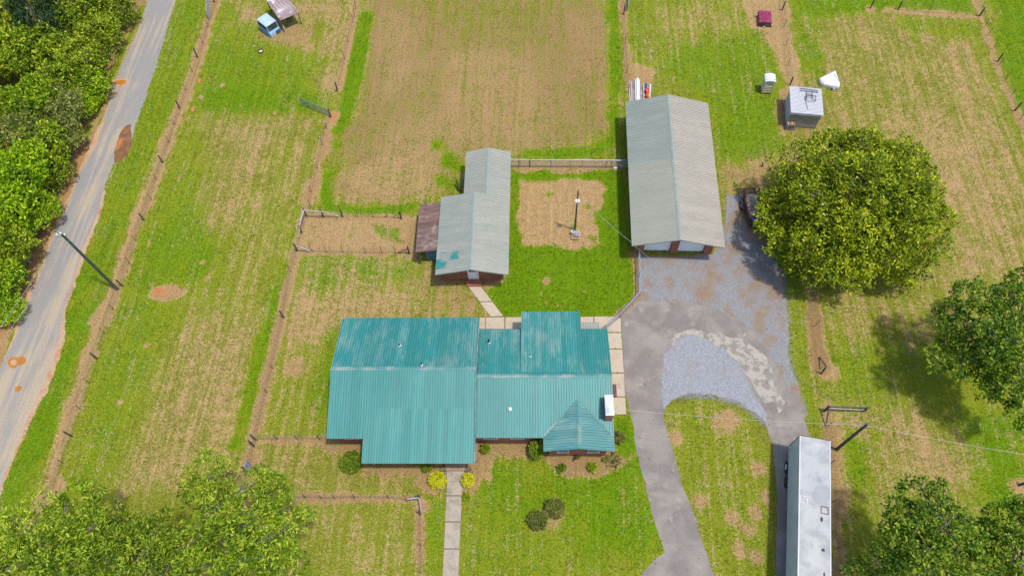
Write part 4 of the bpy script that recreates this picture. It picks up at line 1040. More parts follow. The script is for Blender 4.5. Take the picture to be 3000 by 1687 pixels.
# portable toilet
pt_ = thing('portable_toilet', 'beige portable toilet with white domed roof on the grass', 'portable toilet', (25.6, 64.12), -0.06)
b = MB(); b.mm((-0.56, -0.56, 0.12), (0.56, 0.56, 1.95)); b.build('cabin', m_cream, pt_)
for i in range(4): MB().mm((-0.42, -0.59, 0.35 + i * 0.27), (0.42, -0.561, 0.42 + i * 0.27)).build('rib', m_cream, pt_)
for sx in (-1, 1): MB().mm((sx * 0.5 - 0.05, -0.60, 0.12), (sx * 0.5 + 0.05, -0.5601, 1.95)).build('corner_post', m_cream, pt_)
dr = MB().mm((-0.59, -0.42, 0.18), (-0.561, 0.42, 1.85)).build('door', m_whitem, pt_)
for x, z in ((0.0, 1.78), (0.12, 1.78), (0.05, 1.6), (-0.02, 1.45)): MB().mm((x - 0.05, -0.575, z - 0.03), (x + 0.05, -0.562, z + 0.03)).build('vent_slot', m_navy, pt_)
n_ = 9; rings = []
for j in range(n_):
    x = -0.62 + 1.24 * j / (n_ - 1); z = 2.0 + 0.16 * (1 - (2 * j / (n_ - 1) - 1) ** 2)
    rings.append((x, z))
b = MB(); b.prism([(-0.62, 1.95)] + rings + [(0.62, 1.95)], -0.62, 0.62, 'Y'); rfo = b.build('roof', m_white, pt_)
for i in range(4): MB().prism([(x, z + 0.003) for x, z in rings] + [(x, z + 0.02) for x, z in rings[::-1]], -0.45 + i * 0.26, -0.37 + i * 0.26, 'Y').build('roof_rib', m_whitem, rfo)
MB().tube((0.45, -0.35, 2.0), (0.45, -0.35, 2.14), 0.05).build('vent_stack', m_dark, pt_)
b = MB()
for y in (-0.5, 0.5): b.mm((-0.6, y - 0.06, 0), (0.6, y + 0.06, 0.12))
b.build('skid', m_dark, pt_)

# white hood shell lying in the paddock
hood = thing('truck_hood', 'white wedge shaped truck hood lying on the paddock grass behind the hut', 'truck hood', (33.3, 65.3))
ol = [(0.82, 1.93), (-1.0, 0.75), (-1.36, 0.45), (-1.3, -0.2), (-1.0, -0.55), (0.0, -0.85), (0.72, -1.05), (0.9, -0.5)]
r0 = [(x, y, 0.0) for x, y in ol]
cx_, cy_ = 0.0, 0.1
def rg(sc, z, dx=0.0): return [((x - cx_) * sc + cx_ + dx, (y - cy_) * sc + cy_, z * (1 - 0.25 * max(0, y) / 1.9)) for x, y in ol]
MB().loft([r0, rg(1.0, 0.35), rg(0.96, 0.52, 0.02), rg(0.8, 0.64, 0.05), rg(0.45, 0.70, 0.1)]).build('shell', m_white, hood, smooth=False)
MB().beam((0.5, 1.15, 0.575), (0.72, -0.15, 0.66), 0.03, 0.03).beam((0.72, -0.15, 0.66), (0.92, -0.2, 0.5), 0.03, 0.03).build('seam', m_whitem, hood)
MB().mm((0.05, -1.02, 0.08), (0.32, -0.80, 0.3)).build('grille_block', m_whitem, hood)
MB().mm((-0.05, -0.98, 0.02), (0.05, -0.8, 0.2)).build('hinge', m_navy, hood)

# maroon bed cap
cap = thing('truck_bed_cap', 'maroon truck bed cap with dark windows set down on bare dirt', 'truck cap', (26.85, 76.05), -0.08)
rings = []
for z, ax, ay in ((0.0, 0.84, 1.16), (0.1, 0.84, 1.16), (0.58, 0.75, 1.06), (0.66, 0.70, 1.02)):
    rings.append([(-ax, -ay, z), (ax, -ay, z), (ax, ay, z), (-ax, ay, z)])
MB().loft(rings[:3]).build('side_shell', m_maroond, cap)
rf = MB().loft([[(-0.77, -1.08, 0.58), (0.77, -1.08, 0.58), (0.77, 1.08, 0.58), (-0.77, 1.08, 0.58)], [(-0.74, -1.05, 0.68), (0.74, -1.05, 0.68), (0.74, 1.05, 0.68), (-0.74, 1.05, 0.68)]]).build('roof', m_maroon, cap)
for x in (-0.42, -0.12, 0.18, 0.48): MB().mm((x - 0.045, -0.95, 0.681), (x + 0.045, 0.95, 0.70)).build('roof_rib', m_maroon, rf)
for i in range(3):
    y = -0.62 + i * 0.62
    MB().add([(-0.845, y - 0.26, 0.14), (-0.845, y + 0.26, 0.14), (-0.775, y + 0.26, 0.52), (-0.775, y - 0.26, 0.52), (-0.825, y - 0.26, 0.13), (-0.825, y + 0.26, 0.13), (-0.755, y + 0.26, 0.52), (-0.755, y - 0.26, 0.52)], [(0, 1, 2, 3), (7, 6, 5, 4), (0, 4, 5, 1), (1, 5, 6, 2), (2, 6, 7, 3), (3, 7, 4, 0)]).build('side_window', m_glass, cap)
for i in range(4):
    x = -0.54 + i * 0.36
    MB().add([(x - 0.16, -1.165, 0.16), (x + 0.16, -1.165, 0.16), (x + 0.15, -1.085, 0.52), (x - 0.15, -1.085, 0.52), (x - 0.16, -1.14, 0.16), (x + 0.16, -1.14, 0.16), (x + 0.15, -1.06, 0.52), (x - 0.15, -1.06, 0.52)], [(0, 1, 2, 3), (7, 6, 5, 4), (0, 4, 5, 1), (1, 5, 6, 2), (2, 6, 7, 3), (3, 7, 4, 0)]).build('rear_window', m_glass, cap)
MB().mm((-0.12, -1.3, 0.05), (0.02, -1.165, 0.15)).build('latch', m_whitem, cap)
MB().mm((-0.98, 0.5, 0.25), (-0.88, 0.68, 0.42)).build('side_mirror', m_whitem, cap)

# blue van cab used as a shelter, with a tin lean-to behind it
cab = thing('van_cab', 'faded blue van cab with glassless side windows half over the dirt', 'van cab', (-35.85, 73.3), -0.716)
prof = [(-1.05, 0.0), (1.25, 0.0), (1.25, 0.62), (1.08, 0.80), (0.92, 1.62), (-1.0, 1.66), (-1.1, 0.9)]
MB().prism(prof, -0.78, 0.78, 'Y').build('body', m_bluevan, cab)
MB().loft([[(-1.04, -0.8, 1.655), (0.96, -0.8, 1.62), (0.96, 0.8, 1.62), (-1.04, 0.8, 1.655)], [(-0.95, -0.7, 1.75), (0.85, -0.7, 1.72), (0.85, 0.7, 1.72), (-0.95, 0.7, 1.75)]]).build('roof', m_blueroof, cab)
MB().add([(1.085, -0.68, 0.86), (1.085, 0.68, 0.86), (0.955, 0.66, 1.54), (0.955, -0.66, 1.54), (1.02, -0.68, 0.86), (1.02, 0.68, 0.86), (0.89, 0.66, 1.54), (0.89, -0.66, 1.54)], [(0, 1, 2, 3), (7, 6, 5, 4), (0, 4, 5, 1), (1, 5, 6, 2), (2, 6, 7, 3), (3, 7, 4, 0)]).build('windscreen', m_glass, cab)
for sy in (-1, 1):
    for x0, x1 in ((-0.9, -0.1), (0.05, 0.78)):
        MB().mm((x0, sy * 0.79 - 0.012, 0.98), (x1, sy * 0.79 + 0.012, 1.48)).build('side_window', m_dark, cab)
MB().mm((1.251, -0.72, 0.05), (1.28, 0.05, 0.58)).build('front_panel', m_blueroof, cab)
MB().mm((1.251, 0.08, 0.02), (1.275, 0.7, 0.6)).build('front_board', m_polebrown, cab)
lean = thing('tin_shelter', 'open shelter with rust streaked tin roof next to the blue van cab', 'shelter', (-33.98, 73.14), 0.62)
f_ = MB()
for x in (0.05, 2.4):
    for y in (0.05, 4.2): f_.tube((x, y, 0), (x, y, 1.75 + 0.06 * y), 0.06)
for x in (0.05, 2.4): f_.beam((x, 0, 1.72), (x, 4.3, 1.98), 0.06, 0.1)
for y in (0.05, 2.1, 4.2): f_.beam((0, y, 1.72 + 0.06 * y), (2.45, y, 1.72 + 0.06 * y), 0.06, 0.1)
f_.build('frame', m_post, lean)
slope(lean, m_rust2, (-0.05, -0.1, 1.80), (1, 0, 0), (0, 4.4, 0.27), 2.55, 4.41, 0.43, name='tin_sheet')
b = MB(); b.beam((0.1, -0.25, 0.0), (0.02, 0.3, 1.7), 0.16, 0.05); b.build('leaning_board', m_wood, lean)
ty = thing('feed_tub', 'small black rubber tub lying alone on the paddock grass', 'tub', (-36.25,69.46))
MB().lathe([(0.2, 0), (0.33, 0.05), (0.36, 0.22), (0.31, 0.22), (0.28, 0.1)], n=18).build('rim', m_black, ty, smooth=True)
MB().lathe([(0.01, 0.1), (0.27, 0.1), (0.2, 0.13)], n=14).build('feed', m_logend, ty)

# rusty utility trailer under the magnolia
tr = thing('utility_trailer', 'rusty flat trailer with mesh ramp half hidden under the magnolia', 'trailer', (21.95, 46.85), 0.01)
d = MB()
for x in (-0.75, 0.75): d.beam((x, -2.2, 0.55), (x, 1.6, 0.55), 0.08, 0.12)
for y in (-2.2, -0.9, 0.4, 1.6): d.beam((-0.75, y, 0.55), (0.75, y, 0.55), 0.08, 0.1)
d.beam((-0.75, -2.2, 0.55), (0, -3.2, 0.5), 0.08, 0.1); d.beam((0.75, -2.2, 0.55), (0, -3.2, 0.5), 0.08, 0.1)
d.build('frame', m_rustpaint, tr)
for i in range(8): MB().mm((-0.72 + i * 0.181, -2.15, 0.612), (-0.55 + i * 0.181, 1.55, 0.65)).build('deck_board', m_deck, tr)
for sx in (-1, 1):
    r_ = MB()
    for z in (0.75, 0.92, 1.09, 1.25): r_.beam((sx * 0.8, -2.2, z), (sx * 0.8, 2.0, z), 0.03, 0.09)
    for i in range(5): r_.beam((sx * 0.8, -2.2 + i * 1.04, 0.55), (sx * 0.8, -2.2 + i * 1.04, 1.3), 0.05, 0.05)
    r_.build('side_rail', m_rustpaint, tr)
    MB().mm((sx * 0.92 - 0.18, -0.5, 0.62), (sx * 0.92 + 0.18, 0.95, 0.67)).build('fender', m_dark, tr)
    for y in (0.23,):
        wq = MB().tube((sx * 1.0 - 0.12, y, 0.34), (sx * 1.0 + 0.12, y, 0.34), 0.34, n=18).build('wheel', m_black, tr)
        MB().tube((sx * 1.0 - 0.125, y, 0.34), (sx * 1.0 + 0.125, y, 0.34), 0.19, n=14).build('rim', m_rim, wq)
rp = MB()
for x in (-1.2, -0.75, -0.25, 0.25, 0.75): rp.beam((x, 1.65, 0.5), (x, 2.75, 0.08), 0.05, 0.05)
for y, z in ((1.65, 0.5), (2.2, 0.3), (2.75, 0.08)): rp.beam((-1.2, y, z), (0.75, y, z), 0.05, 0.05)
rp.build('ramp', m_rustpaint, tr)
rp = MB()
for i in range(22): rp.beam((-1.2 + i * 0.09, 1.65, 0.5), (-1.2 + i * 0.09, 2.75, 0.08), 0.02, 0.012)
for i in range(9): rp.beam((-1.2, 1.7 + i * 0.13, 0.48 - i * 0.05), (0.75, 1.7 + i * 0.13, 0.48 - i * 0.05), 0.02, 0.012)
rp.build('ramp_mesh', m_post, tr)
sp = MB().tube((-0.3, -1.95, 0.75), (-0.3, -1.95, 0.97), 0.33, n=18).build('spare_wheel', m_black, tr)
MB().tube((-0.3, -1.95, 0.74), (-0.3, -1.95, 0.98), 0.22, n=14).build('rim', m_bluerim, sp)

# semi trailer
sm = thing('semi_trailer', 'long white box semi trailer parked on the east side of the driveway', 'semi trailer', (23.22, 20.42), -0.158)
L_, hwid = 15.2, 1.24
MB().mm((-hwid + 0.03, -L_, 1.1), (hwid - 0.03, -0.02, 4.03)).build('box', m_semi_side, sm)
rfm = MB(); nx_, ny_ = 12, 60
for j in range(ny_ + 1):
    for i in range(nx_ + 1):
        x = -hwid + 0.05 + (2 * hwid - 0.1) * i / nx_; y = -L_ * j / ny_
        z = 4.075 + 0.03 * math.cos((i / nx_ - 0.5) * math.pi) + 0.012 * math.sin(y * 2.1 + x) * math.sin(x * 3 + 0.6 * y)
        if 0.3 < -y < 1.6 and x > -0.6: z -= 0.05 * math.sin((-y - 0.3) / 1.3 * math.pi) * math.sin((x + 0.6) / 1.8 * math.pi)
        rfm.v.append((x, y, z))
for j in range(ny_):
    for i in range(nx_):
        a_ = j * (nx_ + 1) + i; rfm.f.append((a_, a_ + 1, a_ + nx_ + 2, a_ + nx_ + 1))
rfo = rfm.build('roof', m_semi_roof, sm, smooth=True)
for sx in (-1, 1):
    for i in range(12):
        y1 = -0.06 - i * 1.255
        sp_ = MB().mm((sx * hwid - 0.02, y1 - 1.235, 1.15), (sx * hwid + 0.012, y1, 3.98))
        for q in (0.3, 0.62, 0.94): sp_.mm((sx * hwid - 0.02, y1 - q - 0.02, 1.2), (sx * hwid + 0.026, y1 - q + 0.02, 3.94))
        sp_.build('side_panel', m_semi_side, sm)
    MB().mm((sx * (hwid - 0.02) - 0.05, -L_, 3.985), (sx * (hwid - 0.02) + 0.05, 0, 4.10)).build('top_rail', m_whitem, sm)
    MB().mm((sx * hwid - 0.03, -L_, 1.02), (sx * hwid + 0.03, 0, 1.14)).build('bottom_rail', m_whitem, sm)
MB().mm((-hwid - 0.02, -0.02, 3.95), (hwid + 0.02, 0.05, 4.12)).mm((-hwid - 0.02, -0.02, 1.05), (hwid + 0.02, 0.05, 1.2)).mm((-hwid - 0.02, -0.02, 1.2), (-hwid + 0.1, 0.05, 3.95)).mm((hwid - 0.1, -0.02, 1.2), (hwid + 0.02, 0.05, 3.95)).build('rear_frame', m_rustpaint, sm)
for sx in (-1, 1): MB().mm((sx * 0.57 - 0.55, -0.015, 1.2), (sx * 0.57 + 0.55, 0.03, 3.94)).build('rear_door', m_whitem, sm)
SR = (-0.158)
def sl_(p):
    dx, dy = p[0] - 23.22, p[1] - 20.42
    return (dx * math.cos(SR) + dy * math.sin(SR), -dx * math.sin(SR) + dy * math.cos(SR))
for (p, a_, b_, mt, nm) in (((21.52,15.22), 0.30, 0.30, m_wire, 'roof_patch'), ((23.05,14.42), 0.30, 0.30, m_semi_roof, 'roof_patch')):
    q = sl_(p)
    f_ = MB()
    if nm == 'roof_patch':
        e_ = MB(); ww = 0.05
        e_.mm((q[0] - a_, q[1] - b_, 4.09), (q[0] + a_, q[1] - b_ + ww, 4.125)).mm((q[0] - a_, q[1] + b_ - ww, 4.09), (q[0] + a_, q[1] + b_, 4.125)).mm((q[0] - a_, q[1] - b_, 4.091), (q[0] - a_ + ww, q[1] + b_, 4.124)).mm((q[0] + a_ - ww, q[1] - b_, 4.091), (q[0] + a_, q[1] + b_, 4.124))
        o_ = e_.build('roof_patch', m_dark if q[0] > 0 else m_wire, rfo)
for (p, a_, b_) in (((22.69,13.70), 0.10, 0.2), ((22.43,11.34), 0.13, 0.12), ((22.22,9.50), 0.06, 0.2)):
    q = sl_(p)
    MB().loft([[(q[0] + a_ * math.cos(t * math.pi / 6), q[1] + b_ * math.sin(t * math.pi / 6), z) for t in range(12)] for z in (4.08, 4.125)]).build('roof_vent', m_dark, rfo)
for y in (-1.75, -3.05):
    for sx in (-1, 1):
        wq = MB().tube((sx * 1.05 - 0.27, y, 0.5), (sx * 1.05 + 0.27, y, 0.5), 0.5, n=20).build('wheel', m_black, sm)
        MB().tube((sx * 1.05 - 0.275, y, 0.5), (sx * 1.05 + 0.285, y, 0.5), 0.27, n=16).build('rim', m_rim if y > -2 else m_steelpost, wq)
MB().mm((-0.5, -3.7, 0.55), (0.5, -1.1, 1.05)).build('bogie', m_dark, sm)
for sx in (-1, 1): MB().mm((sx * 0.8 - 0.08, -12.6, 0.0), (sx * 0.8 + 0.08, -12.4, 1.1)).build('landing_leg', m_dark, sm)

# planks and cones behind the garage
def px_(x, y): return (x, y)
xs = [1845, 1851, 1857, 1863, 1868, 1873, 1879, 1885, 1890]
base = [(9.58,62.06),(9.78,62.06),(10.02,62.07),(10.26,62.07),(10.46,62.08),(10.66,62.08),(10.90,62.09),(11.14,62.09),(11.30,62.09),(11.86,62.11)]
top_ = [(9.56,65.13),(9.80,64.91),(10.13,65.03),(10.34,65.20),(10.54,65.26),(10.74,65.15),(11.01,64.60),(11.25,64.66),(11.41,64.61),(12.06,64.62)]
for i, (b_, t_) in enumerate(zip(base, top_)):
    m_ = (m_rail, m_rail, m_wood, m_whitem, m_white, m_whitem, m_wood, m_rail, m_white, m_whitem)[i]
    dx, dy = t_[0] - b_[0], t_[1] - b_[1]
    Ln = math.hypot(dx, dy)
    zz = 0.06 + 0.11 * (i % 3 == 1) + 0.2 * (3 <= i <= 5)
    o_ = MB().box((0, 0, 0), (0.22 if i in (3, 4) else 0.17, Ln + 0.4, 0.07)).build('plank', m_, None, ((b_[0] + t_[0]) / 2, (b_[1] + t_[1]) / 2, zz), math.atan2(-dx, dy))
    o_.name = 'loose_plank'
    tag(o_, ('silver grey plank at the far left of the board pile behind the garage', 'second silver grey plank from the left of the board pile',
             'weathered grey brown plank just left of the raised white boards', 'left one of the three raised white boards behind the garage',
             'brightest raised white board in the middle of the board pile', 'right one of the three raised white boards behind the garage',
             'weathered grey brown plank just right of the raised white boards', 'silver grey plank between the brown plank and the tarp',
             'white plank lying along the left side of the navy tarp', 'white board at the far right beside the orange cones')[i], 'plank', 'planks piled behind the garage')
for i in range(3):
    p = [(9.73,64.02),(10.51,63.33),(11.25,63.72)][i]
    tag(MB().box((0, 0, 0), (1.7, 0.09, 0.05)).build('batten', m_wood, None, (p[0] + 0.2, p[1], 0.012), 0.02), ('left', 'middle', 'right')[i] + ' grey bearer lying crosswise under the boards behind the garage', 'batten', 'bearers under the board pile')
tp = MB().box((0, 0, 0), (0.32, 2.2, 0.1)).build('rolled_tarp', m_navy, None, (*(11.49,63.73), 0.14), 0.02)
tag(tp, 'navy rolled tarp strip next to the orange cones', 'tarp')
def cone(p, rz, lab):
    c_ = thing('traffic_cone', lab, 'traffic cone', (*p, 0.42), rz)
    MB().loft([[(r_ * math.cos(t * math.pi / 7), y_, r_ * math.sin(t * math.pi / 7)) for t in range(14)] for y_, r_ in ((-0.5, 0.06), (0.3, 0.2), (0.36, 0.24))]).build('body', m_orange, c_, smooth=False)
    MB().mm((-0.27, 0.36, -0.27), (0.27, 0.41, 0.27)).build('foot', m_orange, c_)
    MB().loft([[(r_ * math.cos(t * math.pi / 7), y_, r_ * math.sin(t * math.pi / 7)) for t in range(14)] for y_, r_ in ((-0.52, 0.072), (-0.3, 0.115))]).build('band', m_white, c_)
cone((11.61,63.12), 0.25, 'orange traffic cone lying on the board pile, the whole one')
cone((11.70,62.37), 0.5, 'orange traffic cone tucked against the garage roof edge')

# ---------------------------------------------------------------- fences
def fence(label, posts, group=None, wires=(0.3, 0.6, 0.9, 1.2), name='wire_fence', ends=(None, None)):
    pts = [p for p, k in posts]
    o = pts[0]
    t = thing(name, label, 'fence', o)
    L = lambda p, z: (p[0] - o[0], p[1] - o[1], z)
    for p, k in posts:
        lean_ = (rnd.uniform(-0.05, 0.05), rnd.uniform(-0.05, 0.05))
        b = L(p, -0.02)
        if k == 'w':
            h = rnd.uniform(1.3, 1.5)
            MB().tube(b, (b[0] + lean_[0], b[1] + lean_[1], h), 0.085, 0.08, 9).build('post', m_post, t)
        elif k == 'g':
            MB().tube(b, (b[0] + lean_[0], b[1] + lean_[1], 1.5), 0.085, 0.08, 9).build('post', m_rail, t)
        else:
            h = rnd.uniform(1.2, 1.4)
            pm = MB().tube(b, (b[0] + lean_[0], b[1] + lean_[1], h), 0.03, 0.03, 5).build('post', m_steelpost, t)
            if k == 'T': MB().tube((b[0] + lean_[0], b[1] + lean_[1], h - 0.12), (b[0] + lean_[0], b[1] + lean_[1], h + 0.02), 0.045, n=6).build('post_cap', m_whitem, pm)
    seq = ([ends[0]] if ends[0] else []) + pts + ([ends[1]] if ends[1] else [])
    for z in wires:
        wb = MB()
        for a_, b_ in zip(seq[:-1], seq[1:]):
            wb.tube(L(a_, z), L(b_, z), 0.008, n=3, caps=False)
        wb.build('wire', m_fwire, t)
    return t, L

def P_(s_, pts):
    return list(zip(pts, s_))

fence('long wire fence of wood and steel posts beside the road', P_('wTtwTTwTtwTtwttwTtwTTwT', [(-44.42,78.49),(-44.06,73.85),(-44.02,70.95),(-44.06,68.33),(-44.06,65.86),(-44.02,62.76),(-44.06,59.87),(-43.95,57.34),(-43.82,54.65),(-43.78,51.67),(-43.78,49.22),(-43.56,46.42)] + [(-43.63,43.71),(-43.70,41.00),(-43.47,38.12),(-43.52,35.50),(-43.51,32.72),(-43.51,30.03),(-43.50,27.33),(-43.38,24.78)] + [(-43.40,22.13),(-43.33,19.51),(-43.25,16.96)])
      , ends=((-44.88,80.56), (-43.19,12.20)))
fence('short wire fence from the top edge down towards the blue tube gate', P_('tttttw', [(-25.37,77.43),(-25.31,75.98),(-25.34,74.94),(-25.44,71.42),(-25.42,68.31)] + [(-25.49,63.02)]), ends=((-25.71,80.80), None))
fence('wire fence along the worn path from the blue gate to the front', P_('wTTTTttwttww', [(-25.61,58.84),(-25.77,57.12),(-25.83,54.63),(-25.84,51.26),(-25.97,47.96)] + [(-25.67,45.85),(-26.30,37.76),(-25.95,32.36),(-25.95,26.90)] + [(-25.97,24.39),(-26.06,19.77),(-26.08,19.19)]), ends=(None, (-26.01,16.70)))
t, L = fence('wire and rail fence on the north side of the small pen', P_('wwwtttw', [(-25.93,44.71),(-24.03,44.69),(-21.96,44.74),(-20.26,44.71),(-18.60,44.75),(-17.12,44.76),(-15.53,44.65)]))
MB().beam(L((-25.85,44.54), 1.34), L((-23.93,44.44), 1.3), 0.1, 0.1).build('rail', m_rail, t)
MB().beam(L((-23.92,44.48), 1.25), L((-22.23,44.68), 0.1), 0.09, 0.09).build('brace', m_rail, t)
MB().beam(L((-15.65,44.76), 0.9), L((-16.47,44.77), 0.05), 0.04, 0.04).build('brace', m_steelpost, t)
t, L = fence('silvered rail fence closing the west end of the small pen', P_('ww', [(-25.91,44.69),(-26.02,42.55)]))
MB().beam(L((-25.84,44.49), 1.36), L((-25.94,42.43), 1.3), 0.11, 0.11).build('rail', m_rail, t)
MB().beam(L((-25.91,42.39), 1.2), L((-26.05,41.67), 0.5), 0.08, 0.08).build('rail', m_rail, t)
t, L = fence('wire fence with sloping brace on the south side of the small pen', P_('wttttttw', [(-26.08,40.25),(-24.48,40.26),(-22.92,40.16),(-21.15,40.18),(-18.77,40.18),(-17.04,40.22),(-15.61,40.26),(-14.17,40.24)]))
MB().beam(L((-25.87,40.16), 1.2), L((-24.61,40.19), 0.06), 0.09, 0.09).build('brace', m_rail, t)
MB().beam(L((-14.13,40.20), 1.1), L((-15.46,40.27), 0.06), 0.08, 0.08).build('brace', m_post, t)
fence('wire fence running down to the board pile behind the garage', P_('wttt', [(9.26,76.92),(9.26,71.59),(9.30,66.60),(9.40,63.48)]), ends=((9.15,81.24), None))
fence('wire fence on worn dirt between the maroon cap and the hut', P_('wtttw', [(29.37,77.99),(29.15,74.89),(28.97,71.64),(28.73,68.25),(28.54,65.02)]), ends=((29.57,81.50), None))
fence('far east boundary wire fence running down the right edge', P_('wtttwtttwtt', [(53.68,77.24),(53.73,75.29),(53.70,73.77),(53.70,71.41),(53.72,69.36),(53.71,68.74),(53.72,66.27),(53.58,63.58),(53.52,61.51),(53.58,60.03),(53.78,58.79)]), ends=((54.42,81.81), (54.10,50.68)))
fence('short wire fence along the top right of the east paddock', P_('wttg', [(43.90,78.32),(47.48,77.83),(50.71,77.56),(53.64,77.31)]))
pp = thing('wooden_post', 'lone wooden post on a bare patch left of the short top fence', 'post', (40.48,78.52))
MB().tube((0, 0, 0), (0.03, 0, 1.5), 0.085, n=9).build('post', m_post, pp)
pp = thing('wooden_post', 'stub of a leaning dark post on bare dirt at the right edge', 'post', (41.60,18.17))
MB().tube((0, 0, 0), (0.35, 0.05, 1.3), 0.11, n=9).build('post', m_post, pp)
t, L = fence('wire fence east of the driveway ending in a braced corner post', P_('tttw', [(25.47,39.90),(26.78,36.43),(26.52,33.09),(26.33,28.10)]))
MB().beam(L((26.56,28.43), 0.9), L((26.40,29.74), 0.1), 0.1, 0.1).build('brace', m_post, t)
hb = thing('corner_brace', 'H braced wooden fence corner with a long top rail near the semi trailer', 'fence brace', (25.97,24.34))
O_ = (25.97,24.34)
L = lambda p, z: (p[0] - O_[0], p[1] - O_[1], z)
MB().tube(L(O_, 0), L((26.00,24.37), 1.4), 0.1, n=9).build('post', m_post, hb)
MB().tube(L((29.57,24.48), 0), L((29.48,24.39), 1.2), 0.1, n=9).build('post', m_post, hb)
MB().beam(L((26.09,24.39), 1.15), L((29.48,24.38), 1.15), 0.12, 0.12).build('rail', m_post, hb)
MB().beam(L((26.17,24.29), 1.0), L((29.60,24.39), 0.5), 0.07, 0.07).build('rail', m_rail, hb)
MB().beam(L((26.02,24.27), 1.2), L((25.90,22.95), 0.05), 0.1, 0.1).build('brace', m_post, hb)
fence('wire fence half hidden on the far side of the semi trailer', P_('ttttt', [(25.96,22.80),(25.73,19.48),(25.35,16.11),(25.04,12.26),(24.85,9.77)]))
fence('low wire fence between the house front corner and the path', P_('tttt', [(-24.07,19.91),(-22.17,19.98),(-20.15,20.05),(-18.38,20.12)]), ends=((-26.02,19.76), None))
t, L = fence('wire fence across the front lawn with a grey pipe corner', P_('ttttttw', [(-20.46,14.71),(-19.05,14.72),(-17.87,14.74)] + [(-16.11,14.87),(-13.12,14.98),(-11.40,14.84),(-10.41,15.11)]), ends=((-21.88,14.65), None))
MB().beam(L((-10.32,14.87), 1.1), L((-11.36,14.72), 1.0), 0.1, 0.1).build('rail', m_galv, t)
MB().beam(L((-10.26,14.87), 1.12), L((-10.10,13.84), 0.4), 0.1, 0.1).build('rail', m_galv, t)
fence('wire fence running towards the camera beside the front walk', P_('wtt', [(-10.21,13.70),(-9.86,11.11),(-9.60,8.89)]))

def tube_gate(lab, p0, p1, rails=5, h0=0.2, h1=1.3, mat=m_gate, ups=4, name='tube_gate'):
    g = thing(name, lab, 'gate', p0)
    d_ = (p1[0] - p0[0], p1[1] - p0[1])
    at_ = lambda u, z: (d_[0] * u, d_[1] * u, z)
    f_ = MB()
    for u in (0, 1): f_.tube(at_(u, h0), at_(u, h1), 0.035)
    for z in (h0, h1): f_.tube(at_(0, z), at_(1, z), 0.03)
    f_.build('gate_frame', mat, g)
    for i in range(1, rails): MB().tube(at_(0, h0 + (h1 - h0) * i / rails), at_(1, h0 + (h1 - h0) * i / rails), 0.025, n=6).build('bar', mat, g)
    for i in range(1, ups): MB().beam(at_(i / ups, h0), at_(i / ups, h1), 0.05, 0.02).build('upright', mat, g)
    return g
tube_gate('blue grey tube gate standing open between the west paddocks', (-29.29,60.59), (-25.77,58.96))
tube_gate('pale tube gate hanging at the top edge behind the centre field', (9.75,77.47), (10.34,81.26), mat=m_galv)
tube_gate('dark barred gate panel against the west wall of the shed annex', (-9.35,48.29), (-9.91,49.27), ups=3, mat=m_post)
tube_gate('grey barred gate at the top of the road fence', (-44.31,75.20), (-45.10,78.73), mat=m_galv)

def chain_fence(lab, pts, h=1.2, posts=None):
    o = pts[0]
    t = thing('chain_link_fence', lab, 'fence', o)
    L = lambda p, z: (p[0] - o[0], p[1] - o[1], z)
    for p in posts or pts: MB().tube(L(p, 0), L(p, h + 0.04), 0.035, n=8).build('post', m_gate, t)
    for a_, b_ in zip(pts[:-1], pts[1:]):
        MB().tube(L(a_, h), L(b_, h), 0.045, n=8).build('top_rail', m_galv, t)
        A_, B_ = V(L(a_, 0)), V(L(b_, 0)); W_ = (B_ - A_).length; u = (B_ - A_) / W_
        mb = MB(); k = int((W_ + h) / 0.13)
        for i in range(k):
            for sgn in (1, -1):
                s0 = -h + i * 0.13
                x0, x1 = max(0, s0), min(W_, s0 + h)
                if x1 - x0 < 0.02: continue
                z0, z1 = x0 - s0, x1 - s0
                if sgn < 0: z0, z1 = h - z0, h - z1
                mb.tube(A_ + u * x0 + V((0, 0, z0 + 0.02)), A_ + u * x1 + V((0, 0, z1)), 0.006, n=3, caps=False)
        mb.build('mesh', m_wire, t)['kind'] = 'stuff'
    return t
chain_fence('galvanised chain link fence between the shed annex and the garage', [(-4.12,51.96),(8.97,52.17)], 1.3, [(-4.12,51.96),(-3.17,51.98),(-1.98,51.99),(-1.90,51.99),(0.41,52.07),(3.88,52.12),(6.51,52.18),(7.15,52.20),(7.85,52.19),(8.97,52.17)])
chain_fence('chain link fence from the garage corner down to the patio', [(9.68,40.89),(9.65,38.18),(9.58,35.86),(7.56,33.41),(6.09,31.93)], 1.2)
gt = [(-26.05,16.84),(-25.99,17.33)]
tube_gate('grey wire gate leaning by the dark post near the front trees', (-26.08,16.69), (-25.95,17.46), rails=8, mat=m_gate, ups=5)
tube_gate('grey wire gate lying low under the front tree', (-26.18,14.67), (-26.17,15.34), rails=8, mat=m_gate, ups=5)
pp = thing('wooden_post', 'short dark post beside the leaning grey wire gate', 'post', (-26.22,16.83))
MB().tube((0, 0, 0), (-0.05, 0.05, 1.2), 0.12, n=9).build('post', m_dark, pp)

